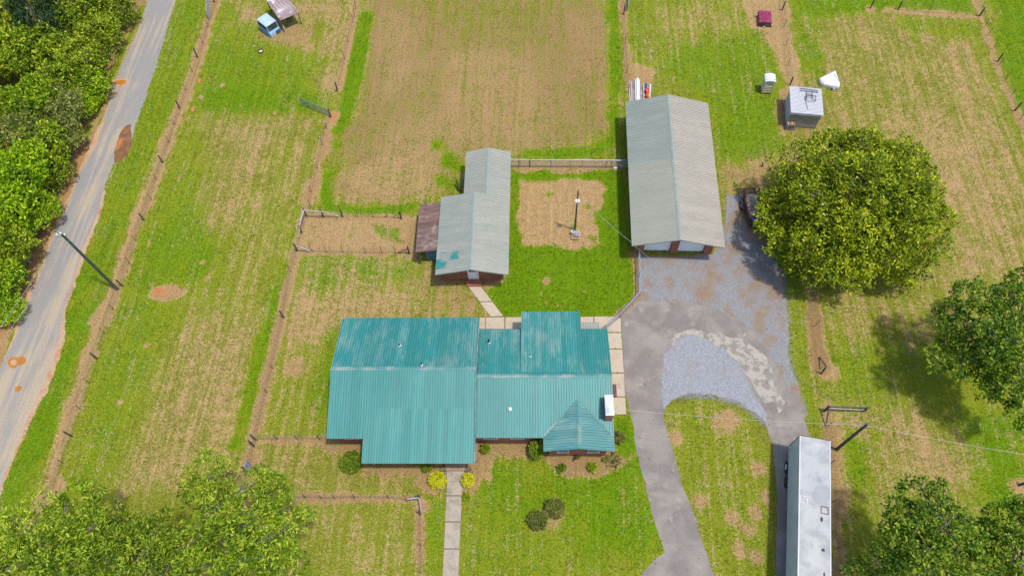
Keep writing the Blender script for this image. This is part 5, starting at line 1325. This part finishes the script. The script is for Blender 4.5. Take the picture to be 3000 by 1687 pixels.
# ---------------------------------------------------------------- poles and wires
p1 = (-43.95,35.10)
po = thing('utility_pole', 'tall greenish wooden utility pole leaning over the road verge', 'utility pole', p1)
MB().tube((0, 0, 0), (0, 0, 10.3), 0.17, 0.12, 12).build('pole', m_polegreen, po)
b = MB().beam((-0.55, -0.1, 9.95), (0.35, 0.1, 10.05), 0.1, 0.1); b.build('bracket', m_galv, po)
for x, z in ((-0.5, 10.05), (0.0, 10.3), (0.25, 10.1)):
    MB().lathe([(0.03, 0), (0.09, 0.06), (0.05, 0.1), (0.09, 0.15), (0.04, 0.22)], (x, 0, z), 10).build('insulator', m_white, po)
p2 = (26.51,20.79)
po2 = thing('service_pole', 'dark wooden service pole beside the semi trailer', 'utility pole', p2)
MB().tube((0, 0, 0), (0, 0, 7.0), 0.15, 0.11, 12).build('pole', m_polebrown, po2)
MB().lathe([(0.04, 0), (0.08, 0.05), (0.04, 0.15)], (-0.12, 0.05, 6.5), 10).build('insulator', m_white, po2)
MB().beam((-0.3, 0, 6.45), (0.3, 0, 6.45), 0.07, 0.07).build('bracket', m_galv, po2)
p3 = (3.11,43.71)
po3 = thing('yard_light_pole', 'slim yard pole with white light box standing in the bare patch', 'light pole', p3)
MB().tube((0, 0, 0), (0, 0, 6.8), 0.10, 0.075, 10).build('pole', m_polegreen, po3)
lb = MB().mm((-0.22, -0.42, 5.3), (0.22, -0.1, 5.62)).build('light_box', m_white, po3)
MB().tube((0, -0.26, 5.62), (0, -0.26, 5.66), 0.05, n=8).build('photocell', m_dark, lb)
MB().beam((0, 0.0, 5.75), (0.06, -0.2, 5.6), 0.06, 0.06).build('arm', m_galv, po3)
MB().beam((-0.05, 0, 6.3), (0.22, -0.05, 6.3), 0.07, 0.07).build('bracket', m_steelpost, po3)
q = (3.15,42.84)
wb = thing('brick_well_base', 'square brick pad at the foot of the yard light pole', 'brick pad', q, 0.03)
MB().mm((-0.42, -0.42, 0), (0.42, 0.42, 0.22)).build('pad', m_brick, wb)
hr = thing('hose_reel', 'grey spoked hose reel on the brick pad by the yard pole', 'hose reel', (q[0] + 0.2, q[1] + 0.02, 0.22))
n_ = 20
for rr in (0.3,):
    MB().path([(rr * math.cos(2 * math.pi * i / n_), rr * math.sin(2 * math.pi * i / n_), 0.35) for i in range(n_ + 1)], 0.03).build('rim', m_whitem, hr)
    for a_ in range(3):
        MB().beam((-0.3 * math.cos(a_ * 1.05), -0.3 * math.sin(a_ * 1.05), 0.35), (0.3 * math.cos(a_ * 1.05), 0.3 * math.sin(a_ * 1.05), 0.35), 0.05, 0.03).build('spoke', m_whitem, hr)
MB().tube((0, 0, 0), (0, 0, 0.34), 0.2, n=14).build('hose', m_dark, hr)
bk = thing('bucket', 'white bucket on the brick pad against the yard pole', 'bucket', (q[0] - 0.27, q[1] + 0.3, 0.22))
MB().lathe([(0.14, 0), (0.17, 0.36), (0.185, 0.36), (0.185, 0.4), (0.15, 0.4), (0.13, 0.1), (0.0, 0.1)], n=16).build('body', m_white, bk)

def wire(lab, a_, b_, sag=0.4, r=0.014, mat=m_wire):
    n_ = 24; pts = []
    for i in range(n_ + 1):
        t_ = i / n_; p = V(a_).lerp(V(b_), t_); p.z -= sag * 4 * t_ * (1 - t_); pts.append(p)
    o_ = MB().path(pts, r, 4).build('overhead_wire', mat)
    return tag(o_, lab, 'wire')
a1 = (p1[0], p1[1], 10.3); a2 = (p1[0] + 0.2, p1[1] + 0.02, 9.3)
wn_ = (-43.67,66.89); ws_ = (-46.32,25.91)
def ext(a_, b_, k, z): return (a_[0] + (b_[0] - a_[0]) * k, a_[1] + (b_[1] - a_[1]) * k, z)
wire('upper power line running up the road from the tall pole', a1, ext(a1, (-43.59,66.89), 1.3, 10.3), 0.5, 0.016)
wire('lower power line running up the road from the tall pole', a2, ext(a2, (-45.39,68.09), 1.3, 9.4), 0.5, 0.016)
wire('upper power line running from the tall pole to the bottom left', a1, ext(a1, (-46.32,25.91), 1.8, 10.3), 0.5, 0.018)
wire('lower power line running from the tall pole to the bottom left', a2, ext(a2, (-46.50,24.73), 1.8, 9.4), 0.5, 0.018)
b1 = (p2[0], p2[1], 6.6)
wire('service wire from the dark pole to the chimney end of the house', b1, (6.35, 22.6, 3.6), 0.5, 0.016)
wire('service wire from the dark pole out past the right edge', b1, ext(b1, (38.51,18.84), 1.4, 7), 0.4, 0.013)
wire('service wire from the dark pole to the garage corner', b1, (8.7, 40.2, 3.0), 0.6, 0.013)
wire('service wire from the garage corner to the yard light pole', (8.7, 40.25, 3.05), (p3[0] + 0.2, p3[1], 6.3), 0.35, 0.016)

# ---------------------------------------------------------------- plants
def leaves(cent, outd, per, rad, ln, wd, seed, up=0.35, tone_j=0.25, droop=0.0):
    r = np.random.default_rng(seed)
    n = len(cent)
    c = np.repeat(cent, per, 0); o = np.repeat(outd, per, 0)
    ct = np.repeat(r.uniform(0.2, 0.8, n), per)
    d = o * 0.6 + np.array([0, 0, up]) + r.normal(0, 0.75, c.shape)
    d /= np.linalg.norm(d, axis=1, keepdims=True) + 1e-9
    p = c + d * (rad * r.uniform(0.15, 1.0, (len(c), 1)))
    ax = d * 0.7 + r.normal(0, 0.5, c.shape); ax[:, 2] -= droop
    ax /= np.linalg.norm(ax, axis=1, keepdims=True) + 1e-9
    nrm = o * 0.4 + np.array([0, 0, 0.8]) + r.normal(0, 0.45, c.shape)
    sd = np.cross(ax, nrm); sd /= np.linalg.norm(sd, axis=1, keepdims=True) + 1e-9
    L_ = ln * r.uniform(0.7, 1.25, (len(c), 1)); W_ = wd * r.uniform(0.75, 1.2, (len(c), 1))
    v = np.stack([p, p + ax * L_ * 0.5 + sd * W_ * 0.5, p + ax * L_, p + ax * L_ * 0.5 - sd * W_ * 0.5], 1)
    tone = np.clip(ct + r.normal(0, tone_j, len(c)), 0, 1)
    return v, tone

def crown(name, blobs, mat, seed, dens=7.0, per=8, rad=0.3, ln=0.28, wd=0.12, inner=0.35, up=0.35, rough=0.25, droop=0.0, zmin=0.1):
    """blobs: (x, y, z, rx, ry, rz); leaf sprays on and under the surface of each"""
    r = np.random.default_rng(seed)
    cs, os_, tb = [], [], []
    B = np.array(blobs)
    for bx, by, bz, rx, ry, rz in blobs:
        area = 4 * math.pi * ((rx * ry) ** 1.6 / 3 + (rx * rz) ** 1.6 / 3 + (ry * rz) ** 1.6 / 3) ** (1 / 1.6)
        n = int(area * dens)
        u = r.normal(0, 1, (n, 3)); u /= np.linalg.norm(u, axis=1, keepdims=True)
        keep = u[:, 2] > -0.55
        u = u[keep]; n = len(u)
        # lumpy surface with gaps
        ph = r.uniform(0, 6.28, 6)
        lump = 1 + rough * (np.sin(u[:, 0] * 4.1 + ph[0]) * np.sin(u[:, 1] * 4.7 + ph[1]) + 0.6 * np.sin(u[:, 0] * 9 + ph[2]) * np.sin(u[:, 1] * 8 + ph[3]) * np.cos(u[:, 2] * 7 + ph[4]))
        f = np.where(r.random(n) < inner, r.uniform(0.45, 0.9, n), r.uniform(0.88, 1.04, n)) * lump
        p = u * f[:, None] * np.array([rx, ry, rz]) + np.array([bx, by, bz])
        cs.append(p); os_.append(u); tb.append(np.full(n, r.uniform(-0.16, 0.16)))
    c = np.concatenate(cs); o = np.concatenate(os_)
    # drop sprays buried deep inside other blobs
    dd = np.stack([((c - b[:3]) / b[3:] ) for b in B], 0)
    deep = (np.linalg.norm(dd, axis=2) < 0.55).any(0)
    k = (~deep) & (c[:, 2] > zmin)
    c, o = c[k], o[k]
    v, tone = leaves(c, o, per, rad, ln, wd, seed + 1, up, 0.22, droop)
    tone = np.clip(tone + np.repeat(np.concatenate(tb)[k], per), 0, 1)
    nq = len(v)
    return fast_mesh(name, v.reshape(-1, 3), np.arange(nq * 4).reshape(-1, 4), mat, {'tone': ('FACE', tone)})

def trunk_mesh(blobs, r0, mat, seed, zf=0.45):
    r = random.Random(seed)
    mb = MB()
    zs = [b[2] for b in blobs]; top = V((sum(b[0] for b in blobs) / len(blobs), sum(b[1] for b in blobs) / len(blobs), max(zs)))
    fork = V((top.x * 0.25, top.y * 0.25, top.z * zf))
    mb.tube((0, 0, -0.1), (0, 0, 0.25), r0 * 1.35, r0, 9, False); mb.tube((0, 0, 0.25), fork, r0, r0 * 0.75, 9, False)
    for b in blobs:
        e = V(b[:3]) + V((0, 0, b[5] * 0.4))
        m_ = fork.lerp(e, 0.5) + V((r.uniform(-0.2, 0.2), r.uniform(-0.2, 0.2), 0.25 * (e - fork).length * 0.4))
        mb.tube(fork, m_, r0 * 0.5, r0 * 0.3, 6, False); mb.tube(m_, e, r0 * 0.3, r0 * 0.08, 6, False)
        for j in range(3):
            q_ = e + V((r.uniform(-1, 1) * b[3], r.uniform(-1, 1) * b[4], r.uniform(-0.2, 0.7) * b[5])) * 0.75
            mb.tube(m_.lerp(e, r.uniform(0.2, 0.9)), q_, r0 * 0.14, r0 * 0.04, 5, False)
    return mb.mesh('trunk', mat, True)

def tree(name, lab, cat, base, blobs, mat, seed, r0=0.2, group=None, **kw):
    t = thing(name, lab, cat, base, 0, group)
    link('crown', crown('crown', blobs, mat, seed, **kw), t)
    link('trunk', trunk_mesh(blobs, r0, m_bark, seed), t)
    return t

# the big magnolia
mb_ = [(0.6, -0.2, 4.9, 7.2, 7.2, 5.8), (0.2, 0.3, 9.3, 2.6, 2.6, 1.3), (1.2, -1.4, 9.0, 2.0, 2.0, 1.2), (8.7, -0.6, 4.2, 1.5, 1.4, 1.2), (-7.3, -1.2, 3.9, 1.6, 1.8, 1.4), (-6.9, 1.4, 3.8, 1.3, 1.2, 1.1), (-6.2, -3.6, 3.6, 1.7, 1.6, 1.4), (7.4, 0.8, 4.6, 2.0, 2.0, 1.8), (5.0, 7.0, 4.6, 1.5, 1.5, 1.3)]
rr = random.Random(3)
for i in range(13):
    a_ = i * 2 * math.pi / 13 + rr.uniform(-0.15, 0.15); rad_ = rr.uniform(5.8, 7.0) - ((2.1 if a_ < 2.6 else 1.4) if 1.5 < a_ < 3.4 else 0)
    s_ = rr.uniform(1.2, 2.6) if not 1.7 < a_ < 3.0 else 1.3
    mb_.append((rad_ * math.cos(a_), rad_ * math.sin(a_), rr.uniform(2.8, 4.8), s_, s_, s_ * 0.95))
for i in range(12):
    a_ = i * 2 * math.pi / 12 + rr.uniform(-0.3, 0.3); rad_ = rr.uniform(3.0, 5.6); s_ = rr.uniform(1.6, 2.4)
    mb_.append((rad_ * math.cos(a_), rad_ * math.sin(a_), 10.3 - rad_ * 0.45 + rr.uniform(-1.2, 0.2), s_, s_, s_ * 0.8))
mg = tree('magnolia_tree', 'huge round magnolia with white flowers east of the garage', 'tree', (29.78,43.79), mb_, F_mag, 21, 0.5, dens=6.4, per=9, rad=0.28, ln=0.34, wd=0.165, inner=0.25, rough=0.30)
for i in range(11):
    a_ = rr.uniform(0, 6.28); rd = rr.uniform(1.5, 8.6); z = 4.9 + 5.75 * math.sqrt(max(0.02, 1 - (rd / 9) ** 2)) + 0.1
    fl = MB()
    for j in range(6):
        t_ = j * math.pi / 3
        fl.add([(0, 0, 0), (0.09 * math.cos(t_ - 0.5), 0.09 * math.sin(t_ - 0.5), 0.05), (0.19 * math.cos(t_), 0.19 * math.sin(t_), 0.1), (0.09 * math.cos(t_ + 0.5), 0.09 * math.sin(t_ + 0.5), 0.05), (0.1 * math.cos(t_), 0.1 * math.sin(t_), 0.02)], [(0, 1, 2, 3), (0, 3, 4), (3, 2, 4), (2, 1, 4), (1, 0, 4)])
    fl.v = [(a * 0.6, b_ * 0.6, c_ * 0.6) for a, b_, c_ in fl.v]; fl.build('flower', m_flower, mg, (rd * math.cos(a_), rd * math.sin(a_), z))

# woodland along the west side of the road
kinds = {
    'o': ('scrub_tree', F_olive, 'olive green bushy tree in the roadside wood'),
    'b': ('sapling', F_bright, 'bright green leafy sapling at the edge of the roadside wood'),
    'd': ('vine_thicket', F_dull, 'dull grey green vine covered tree in the roadside wood'),
    'k': ('cedar_tree', F_conifer, 'very dark evergreen in the roadside wood'),
}
proto = {}
def wood_mesh(kind, v_):
    if (kind, v_) in proto: return proto[(kind, v_)]
    r = random.Random(sum(map(ord, kind)) * 10 + v_)
    bl = [(0, 0, 0.95, 0.62, 0.62, 0.62)]
    for i in range(8):
        a_ = i * 0.785 + r.uniform(-0.3, 0.3); d_ = r.uniform(0.45, 0.68); s_ = r.uniform(0.28, 0.46)
        bl.append((d_ * math.cos(a_), d_ * math.sin(a_), r.uniform(0.55, 1.25), s_, s_, s_ * 0.9))
    if kind == 'k':
        bl = [(0, 0, 0.5 + 0.32 * i, 0.85 - 0.15 * i, 0.85 - 0.15 * i, 0.4) for i in range(5)]
    m_ = [(x * 3, y * 3, z * 3, a * 3, b_ * 3, c_ * 3) for x, y, z, a, b_, c_ in bl]
    cw = crown('crown', m_, kinds[kind][1], 50 + v_ * 7 + ord(kind), dens=4.8, per=8, rad=0.34, ln=0.36 if kind != 'k' else 0.4, wd=0.19 if kind != 'k' else 0.1, inner=0.35, rough=0.32)
    proto[(kind, v_)] = (cw, trunk_mesh(m_, 0.16, m_bark, v_))
    return proto[(kind, v_)]
woods = [  # x, y, crown radius, height factor, kind, where it stands
    (-54.72, 74.39, 2, 1, 'o', 'closest to the road at the top edge'), (-55.75, 70.27, 2.4, 1, 'o', 'next to the road across from the top gate'),
    (-59.02, 72.45, 2.9, 1.1, 'o', 'right of the dark evergreen'), (-60.32, 66.37, 3, 1, 'o', 'below the dark evergreen'),
    (-56.26, 64.99, 2.8, 1, 'o', 'above the orange puddle, one row back'), (-63.71, 64.42, 2.9, 1.2, 'o', 'at the left edge below the dark evergreen'),
    (-57.72, 60.31, 2.9, 1, 'o', 'level with the upper puddle, two rows back'), (-54.62, 61.89, 2.1, 0.9, 'b', 'beside the upper puddle'),
    (-60.05, 56.87, 2.9, 1.1, 'b', 'at the left edge level with the open gate'), (-55.90, 56.03, 2.6, 1, 'd', 'behind the bright saplings below the upper puddle'),
    (-59.34, 51.71, 2.8, 1.2, 'd', 'at the left edge above the largest bright tree'), (-54.93, 58.73, 1.8, 0.8, 'b', 'at the road edge below the upper puddle'),
    (-55.82, 50.91, 2.8, 1.1, 'o', 'level with the mud bank, one row back'), (-54.87, 53.21, 1.9, 0.8, 'd', 'at the wood edge level with the mud bank'),
    (-56.02, 46.36, 3, 1.3, 'b', 'large one at the left edge level with the pen'), (-54.61, 48.63, 2.1, 0.9, 'o', 'at the wood edge below the mud bank'),
    (-55.43, 41.83, 2.9, 1.3, 'b', 'at the left edge above the tall pole top'), (-54.16, 42.88, 2.2, 1.1, 'b', 'nearest the tall pole top'),
    (-54.36, 38.07, 2.4, 1.2, 'o', 'left of the tall pole top'), (-54.23, 34.61, 2.2, 1.1, 'b', 'crossed by the power lines at the left edge'),
    (-53.63, 31.57, 1.6, 0.9, 'b', 'lowest of the roadside wood'),
    (-63.00, 70.30, 3.3, 1.5, 'k', 'in the top left corner'), (-67.44, 70.04, 3.2, 1.3, 'o', 'in the extreme top left corner'),
    (-67.60, 63.01, 3.4, 1.2, 'o', 'at the left frame edge just below the top corner'), (-64.49, 54.40, 3.4, 1.2, 'o', 'at the left frame edge level with the upper puddle'), (-60.88, 46.33, 3.4, 1.3, 'b', 'at the left frame edge level with the mud bank'), (-58.00, 39.98, 3.2, 1.3, 'b', 'at the left frame edge above the tall pole'), (-56.03, 34.74, 3, 1.2, 'o', 'left of the power lines at the frame edge'),
    (-58.07, 76.93, 2.6, 1, 'o', 'mostly cut off by the top edge, nearest the road'), (-61.96, 74.81, 3, 1.2, 'o', 'at the top edge right of the dark evergreen'),
]
for i, (x, y, r_, hf, kd, where) in enumerate(woods):
    nm, mt, lab = kinds[kd]
    cw, tk = wood_mesh(kd, i % 3)
    lb_ = lab.replace(' in the roadside wood', '').replace(' at the edge of the roadside wood', '').replace(' bushy', '').replace(' leafy', '').replace(' vine covered', '') + ' ' + where
    t = thing(nm, lb_, 'tree', (x, y), rnd.uniform(0, 6.28), 'trees of the roadside wood')
    s_ = r_ / 2.7
    t.scale = (s_, s_, s_ * hf)
    link('crown', cw, t); link('trunk', tk, t)
# low brush filling the wood floor between the trunks
pts_ = []
wp = [(-55.55,78.85),(-55.22,71.73),(-55.33,64.09),(-55.30,57.34),(-55.24,49.64),(-54.70,43.11),(-54.66,36.57),(-54.25,30.10),(-55.65,27.01),(-59.65,26.88),(-82.52,78.50)]
xs_ = [p[0] for p in wp]; ys_ = [p[1] for p in wp]
q_ = np.stack([rng.uniform(min(xs_), max(xs_), 5200), rng.uniform(min(ys_), max(ys_), 5200)], 1)
q_ = q_[inside(q_[:, 0], q_[:, 1], wp)]
cc = np.concatenate([q_, rng.uniform(0.15, 1.1, (len(q_), 1))], 1)
v_, tn = leaves(cc, np.tile([0, 0, 1.0], (len(cc), 1)), 9, 0.5, 0.26, 0.14, 5)
ub = link('undergrowth', fast_mesh('undergrowth', v_.reshape(-1, 3), np.arange(len(v_) * 4).reshape(-1, 4), F_olive, {'tone': ('FACE', tn * 0.8)}))
ub['kind'] = 'stuff'; tag(ub, 'low leafy brush covering the floor of the roadside wood', 'undergrowth')

# front trees, high crowns close to the camera
def lobed(name, lab, base, lobes, mat, seed, r0, squash=0.75, **kw):
    bl = [(p[0] - base[0], p[1] - base[1], z, r_, r_, r_ * squash) for p, z, r_ in lobes]
    return tree(name, lab, 'tree', base, bl, mat, seed, r0, **kw)
PK = dict(dens=5.4, per=9, rad=0.28, ln=0.36, wd=0.12, inner=0.25, rough=0.45, zmin=1.0)
lobed('pecan_tree', 'light green open crowned tree in the bottom left corner', (-40.64,8.03), [((-35.49,11.43), 8.5, 1.9), ((-36.90,10.24), 7.5, 1.6), ((-38.64,9.78), 8, 1.9), ((-40.66,9.30), 7, 1.7), ((-34.00,10.06), 7.5, 1.5), ((-36.15,8.05), 8.5, 2.0), ((-39.12,6.96), 7.5, 2.0), ((-34.06,7.37), 8, 1.9), ((-36.61,6.01), 7, 1.9), ((-41.64,7.80), 7, 2.0)], F_pecan, 31, 0.3, **PK)
lobed('pecan_tree', 'lower light green tree between its two taller front neighbours', (-31.51,7.78), [((-32.24,9.63), 7, 1.5), ((-31.19,10.07), 6.5, 1.2), ((-28.97,9.96), 7.5, 1.5), ((-32.33,7.80), 7.5, 1.8), ((-29.69,8.19), 7.5, 1.8), ((-27.34,7.79), 7, 1.5), ((-30.96,6.52), 7, 1.8), ((-28.20,6.49), 7, 1.8)], F_pecan, 32, 0.25, **PK)
lobed('pecan_tree', 'light green front tree with two raised crowns over the bare red soil', (-24.90,9.28), [((-25.42,14.28), 9, 1.6), ((-26.27,12.96), 8, 1.3), ((-24.47,11.55), 8.5, 1.5), ((-22.03,13.76), 8.5, 1.2), ((-20.78,13.76), 7.5, 1.1), ((-21.22,10.84), 9, 2.0), ((-19.20,11.31), 8.5, 1.6), ((-19.43,9.48), 9, 2.0), ((-23.19,9.42), 8.5, 1.8), ((-25.81,9.79), 7.5, 1.5), ((-21.26,7.53), 8.5, 2.2), ((-18.70,8.06), 7.5, 1.4), ((-24.35,7.20), 8, 1.9)], F_pecan, 33, 0.32, **PK)
OK_ = dict(dens=6.5, per=8, rad=0.28, ln=0.30, wd=0.155, inner=0.25, rough=0.3, zmin=1.0)
lobed('oak_tree', 'dark green tree filling the bottom right corner', (32.14,10.95), [((25.88,10.21), 5.2, 1.3), ((24.67,9.67), 4.6, 1.0), ((29.05,14.49), 8.5, 1.56), ((27.54,13.23), 8, 1.47), ((29.31,12.70), 9.5, 1.75), ((26.85,11.43), 7.5, 1.47), ((27.70,10.78), 9, 2.02), ((30.44,10.70), 8.5, 1.93), ((26.58,9.40), 8, 1.56), ((28.30,8.73), 8.5, 2.02), ((33.29,12.30), 6.5, 1.47)], F_oak, 41, 0.35, **OK_)
lobed('oak_tree', 'dark green tree at the right edge below the pasture, behind the corner tree', (37.62,10.57), [((35.08,13.34), 7.5, 1.6), ((36.35,12.71), 8, 1.8), ((33.29,10.99), 7.5, 1.6), ((34.91,10.69), 8, 2.0), ((33.05,9.05), 7.5, 1.9), ((35.88,9.17), 7.5, 2.0)], F_oak, 42, 0.3, **OK_)
lobed('oak_tree', 'wide lobed dark green tree halfway up the right edge', (42.53,29.68), [((36.25,31.89), 9, 1.34), ((37.44,31.76), 9, 1.25), ((35.57,31.33), 7, 1.16), ((35.77,29.79), 7, 1.34), ((38.01,29.76), 8.5, 1.25), ((37.16,27.22), 10, 1.70), ((38.68,27.20), 9.5, 1.52), ((35.70,28.87), 5.5, 1.16), ((34.29,27.20), 6, 1.16), ((35.68,26.92), 6.5, 1.43), ((37.23,28.69), 6, 1.61), ((37.53,27.07), 7, 1.52), ((38.13,25.83), 8, 1.61), ((38.54,24.35), 6.5, 1.70), ((38.84,25.67), 4.5, 1.08), ((38.98,24.66), 8, 1.79), ((40.43,30.09), 8, 1.79), ((41.16,33.42), 7, 1.16), ((40.47,31.19), 9, 1.70), ((42.04,34.03), 8, 1.16), ((39.35,25.74), 9, 1.97), ((40.05,22.90), 6, 1.34)], F_oak, 43, 0.38, **OK_)

# shrubs
def shrub(name, lab, p, r_, h, mat, seed, group=None, cat='shrub', **kw):
    r = random.Random(seed)
    t = thing(name, lab, cat, p, 0, group)
    bl = [(0, 0, h * 0.5, r_ * 0.85, r_ * 0.85, h * 0.5)]
    for i in range(6):
        a_ = i * 1.05 + r.uniform(-0.3, 0.3); s_ = r_ * r.uniform(0.38, 0.5)
        bl.append((r_ * 0.55 * math.cos(a_), r_ * 0.55 * math.sin(a_), h * r.uniform(0.4, 0.65), s_, s_, s_))
    a = dict(dens=46 if r_ < 0.7 else 34, per=8, rad=0.11, ln=0.15, wd=0.09, inner=0.45, rough=0.10, zmin=0.02); a.update(kw)
    link('foliage', crown('foliage', bl, mat, seed, **a), t)
    st_ = MB()
    for i in range(5):
        a_ = i * 1.25; st_.tube((0.02 * math.cos(a_), 0.02 * math.sin(a_), 0), (r_ * 0.45 * math.cos(a_), r_ * 0.45 * math.sin(a_), h * 0.6), 0.022, 0.01, 5)
    st_.build('stem', m_bark, t)
    return t
shrub('round_shrub', 'large clipped green shrub at the west corner of the porch', (-16.76,17.86), 1.0, 1.5, F_holly, 101)
shrub('golden_shrub', 'larger golden yellow shrub left of the front walk', (-8.93,16.60), 0.72, 1.15, F_yellow, 102)
shrub('golden_shrub', 'smaller golden yellow shrub right of the front walk', (-6.24,16.71), 0.56, 0.95, F_yellow, 103)
shrub('lime_shrub', 'small lime green shrub under the porch eave left of the brick steps', (-10.02,17.72), 0.37, 0.7, F_lime, 104)
shrub('lime_shrub', 'round lime green shrub alone by the wall right of the porch', (-4.90,19.62), 0.42, 0.75, F_lime, 105)
shrub('lime_shrub', 'lime green tuft beside the first joint of the front walk', (-6.29,15.35), 0.3, 0.4, F_lime, 106)
shrub('pale_shrub', 'pale grey green mound left of the brick steps', (-8.58,17.49), 0.25, 0.4, F_pale, 107)
shrub('pale_shrub', 'pale grey green mound right of the brick steps', (-6.26,17.65), 0.25, 0.4, F_pale, 108)
s_ = shrub('oval_shrub', 'tall oval green shrub against the front gable', (-0.26,19.70), 0.78, 1.5, F_holly, 109); s_.scale = (0.9, 1.25, 1)
shrub('lime_shrub', 'left of the two small green shrubs in the front gable bed', (1.99,18.12), 0.36, 0.6, F_holly, 110)
shrub('lime_shrub', 'right of the two small green shrubs in the front gable bed', (4.72,18.29), 0.38, 0.65, F_lime, 111)
shrub('straggly_shrub', 'straggly grey green shrub at the corner of the gable bed', (6.52,19.01), 0.7, 0.8, F_dusk, 112, dens=8)
shrub('corner_shrub', 'dull brownish green shrub beside the house corner and driveway', (7.06,21.07), 0.55, 1.0, F_dusk, 113)
shrub('dry_shrub', 'small dark dead shrub under the front gable wall', (3.31,19.10), 0.28, 0.45, F_conifer, 114, dens=10)
shrub('lawn_bush', 'upper right of the pair of dusky bushes on the front lawn', (1.44,14.51), 0.86, 1.0, F_dusk, 115)
shrub('lawn_bush', 'lower left of the pair of dusky bushes on the front lawn', (0.02,13.50), 0.84, 1.0, F_dusk, 116)

# small litter and leftovers
for pz, lab in (((-42.84,64.39), 'fresh orange clay clod beside the road fence'), ((-42.47,59.80), 'long orange clay clod in the paddock grass beside the road fence')):
    o_ = MB().loft([[(sc * 0.22 * math.cos(t_ * 0.785) * (1 + 0.3 * (t_ % 2)), sc * 0.4 * math.sin(t_ * 0.785), z) for t_ in range(8)] for z, sc in ((0, 1), (0.08, 0.8), (0.11, 0.3))]).build('clay_clod', worn('orange_clay', (0.36, 0.12, 0.035), (0.3, 0.15, 0.07), 5.0), None, (*pz, 0))
    tag(o_, lab, 'clod')
for (p, q2), lab in ((((-12.96,46.85), (-13.05,46.68)), 'pale pole propped behind the lean-to'), (((-13.05,39.72), (-13.49,39.87)), 'short pale pole propped at the front of the lean-to'), (((-12.64,39.34), (-13.22,39.18)), 'longer pale pole leaning out of the front of the lean-to')):
    z0 = 1.5 if 'behind' in lab else 1.1
    o_ = MB().beam((*p, z0), (*q2, 0.03), 0.07, 0.07).build('propped_pole', m_galv)
    tag(o_, lab, 'pole')
bx = thing('cable_box', 'small white box on the dirt by the chain link fence at the garage', 'box', (7.63,52.07))
MB().mm((-0.22, -0.16, 0), (0.22, 0.16, 0.12)).build('box', m_white, bx)
MB().mm((-0.23, -0.17, 0.12), (0.23, 0.17, 0.15)).build('lid', m_whitem, bx)
bx = thing('plastic_tote', 'pale green tote against the fence in the garage shade', 'box', (8.21,52.31))
MB().mm((-0.2, -0.15, 0), (0.2, 0.15, 0.2)).build('box', m_cream, bx)
MB().mm((-0.22, -0.17, 0.2), (0.22, 0.17, 0.23)).build('lid', m_pale, bx)

# grass tufts: short leaning blades, thick where the turf is lush
def lowres(seed, n=220):
    g_ = np.random.default_rng(seed).random((n, n))
    for _ in range(2):
        g_ = (g_ + np.roll(g_, 1, 0) + np.roll(g_, 1, 1) + np.roll(g_, -1, 0) + np.roll(g_, -1, 1)) / 5
    g_ = (g_ - g_.mean()) / g_.std()
    return g_
NT = 420000
qx = rng.uniform(-72, 60, NT); qy = rng.uniform(5, 82, NT)
fx = (qx + 88) / 0.25 + len(out); fy = (qy - 2) / 0.25 + len(out)
so_, lu_ = A[SOIL][fy.astype(int), fx.astype(int)], A[LUSH][fy.astype(int), fx.astype(int)]
cl_ = lowres(4)[(qy * 2.6).astype(int) % 220, (qx * 1.7 + 400).astype(int) % 220]
pr = np.clip(0.95 - so_ * 1.35 + 0.16 * cl_ + 0.1 * lu_, 0.02, 1)
kp = rng.random(NT) < pr * 0.42
for poly in sheet_polys:
    kp[kp] = ~inside(qx[kp], qy[kp], poly) | (rng.random(int(kp.sum())) < 0.02)
qx, qy, lu_ = qx[kp], qy[kp], lu_[kp]
cc = np.stack([qx, qy, np.full(len(qx), 0.03)], 1)
v_, tn = leaves(cc, np.tile([0, 0, 1.0], (len(cc), 1)), 3, 0.09, 0.17, 0.05, 77, up=0.8)
lt_ = np.clip(np.repeat(lu_, 3) * 0.75 + (tn - 0.5) * 0.5 + 0.1, 0, 1)
F_grass = foliage('grass_blades', [(0.19, 0.165, 0.035), (0.175, 0.18, 0.015), (0.14, 0.182, 0.005), (0.082, 0.168, 0.001)], 0.3)
gt_ = link('grass', fast_mesh('grass', v_.reshape(-1, 3), np.arange(len(v_) * 4).reshape(-1, 4), F_grass, {'tone': ('FACE', lt_)}))
gt_['kind'] = 'stuff'
tag(gt_, 'short grass tufts growing over the lawns and paddocks', 'grass')
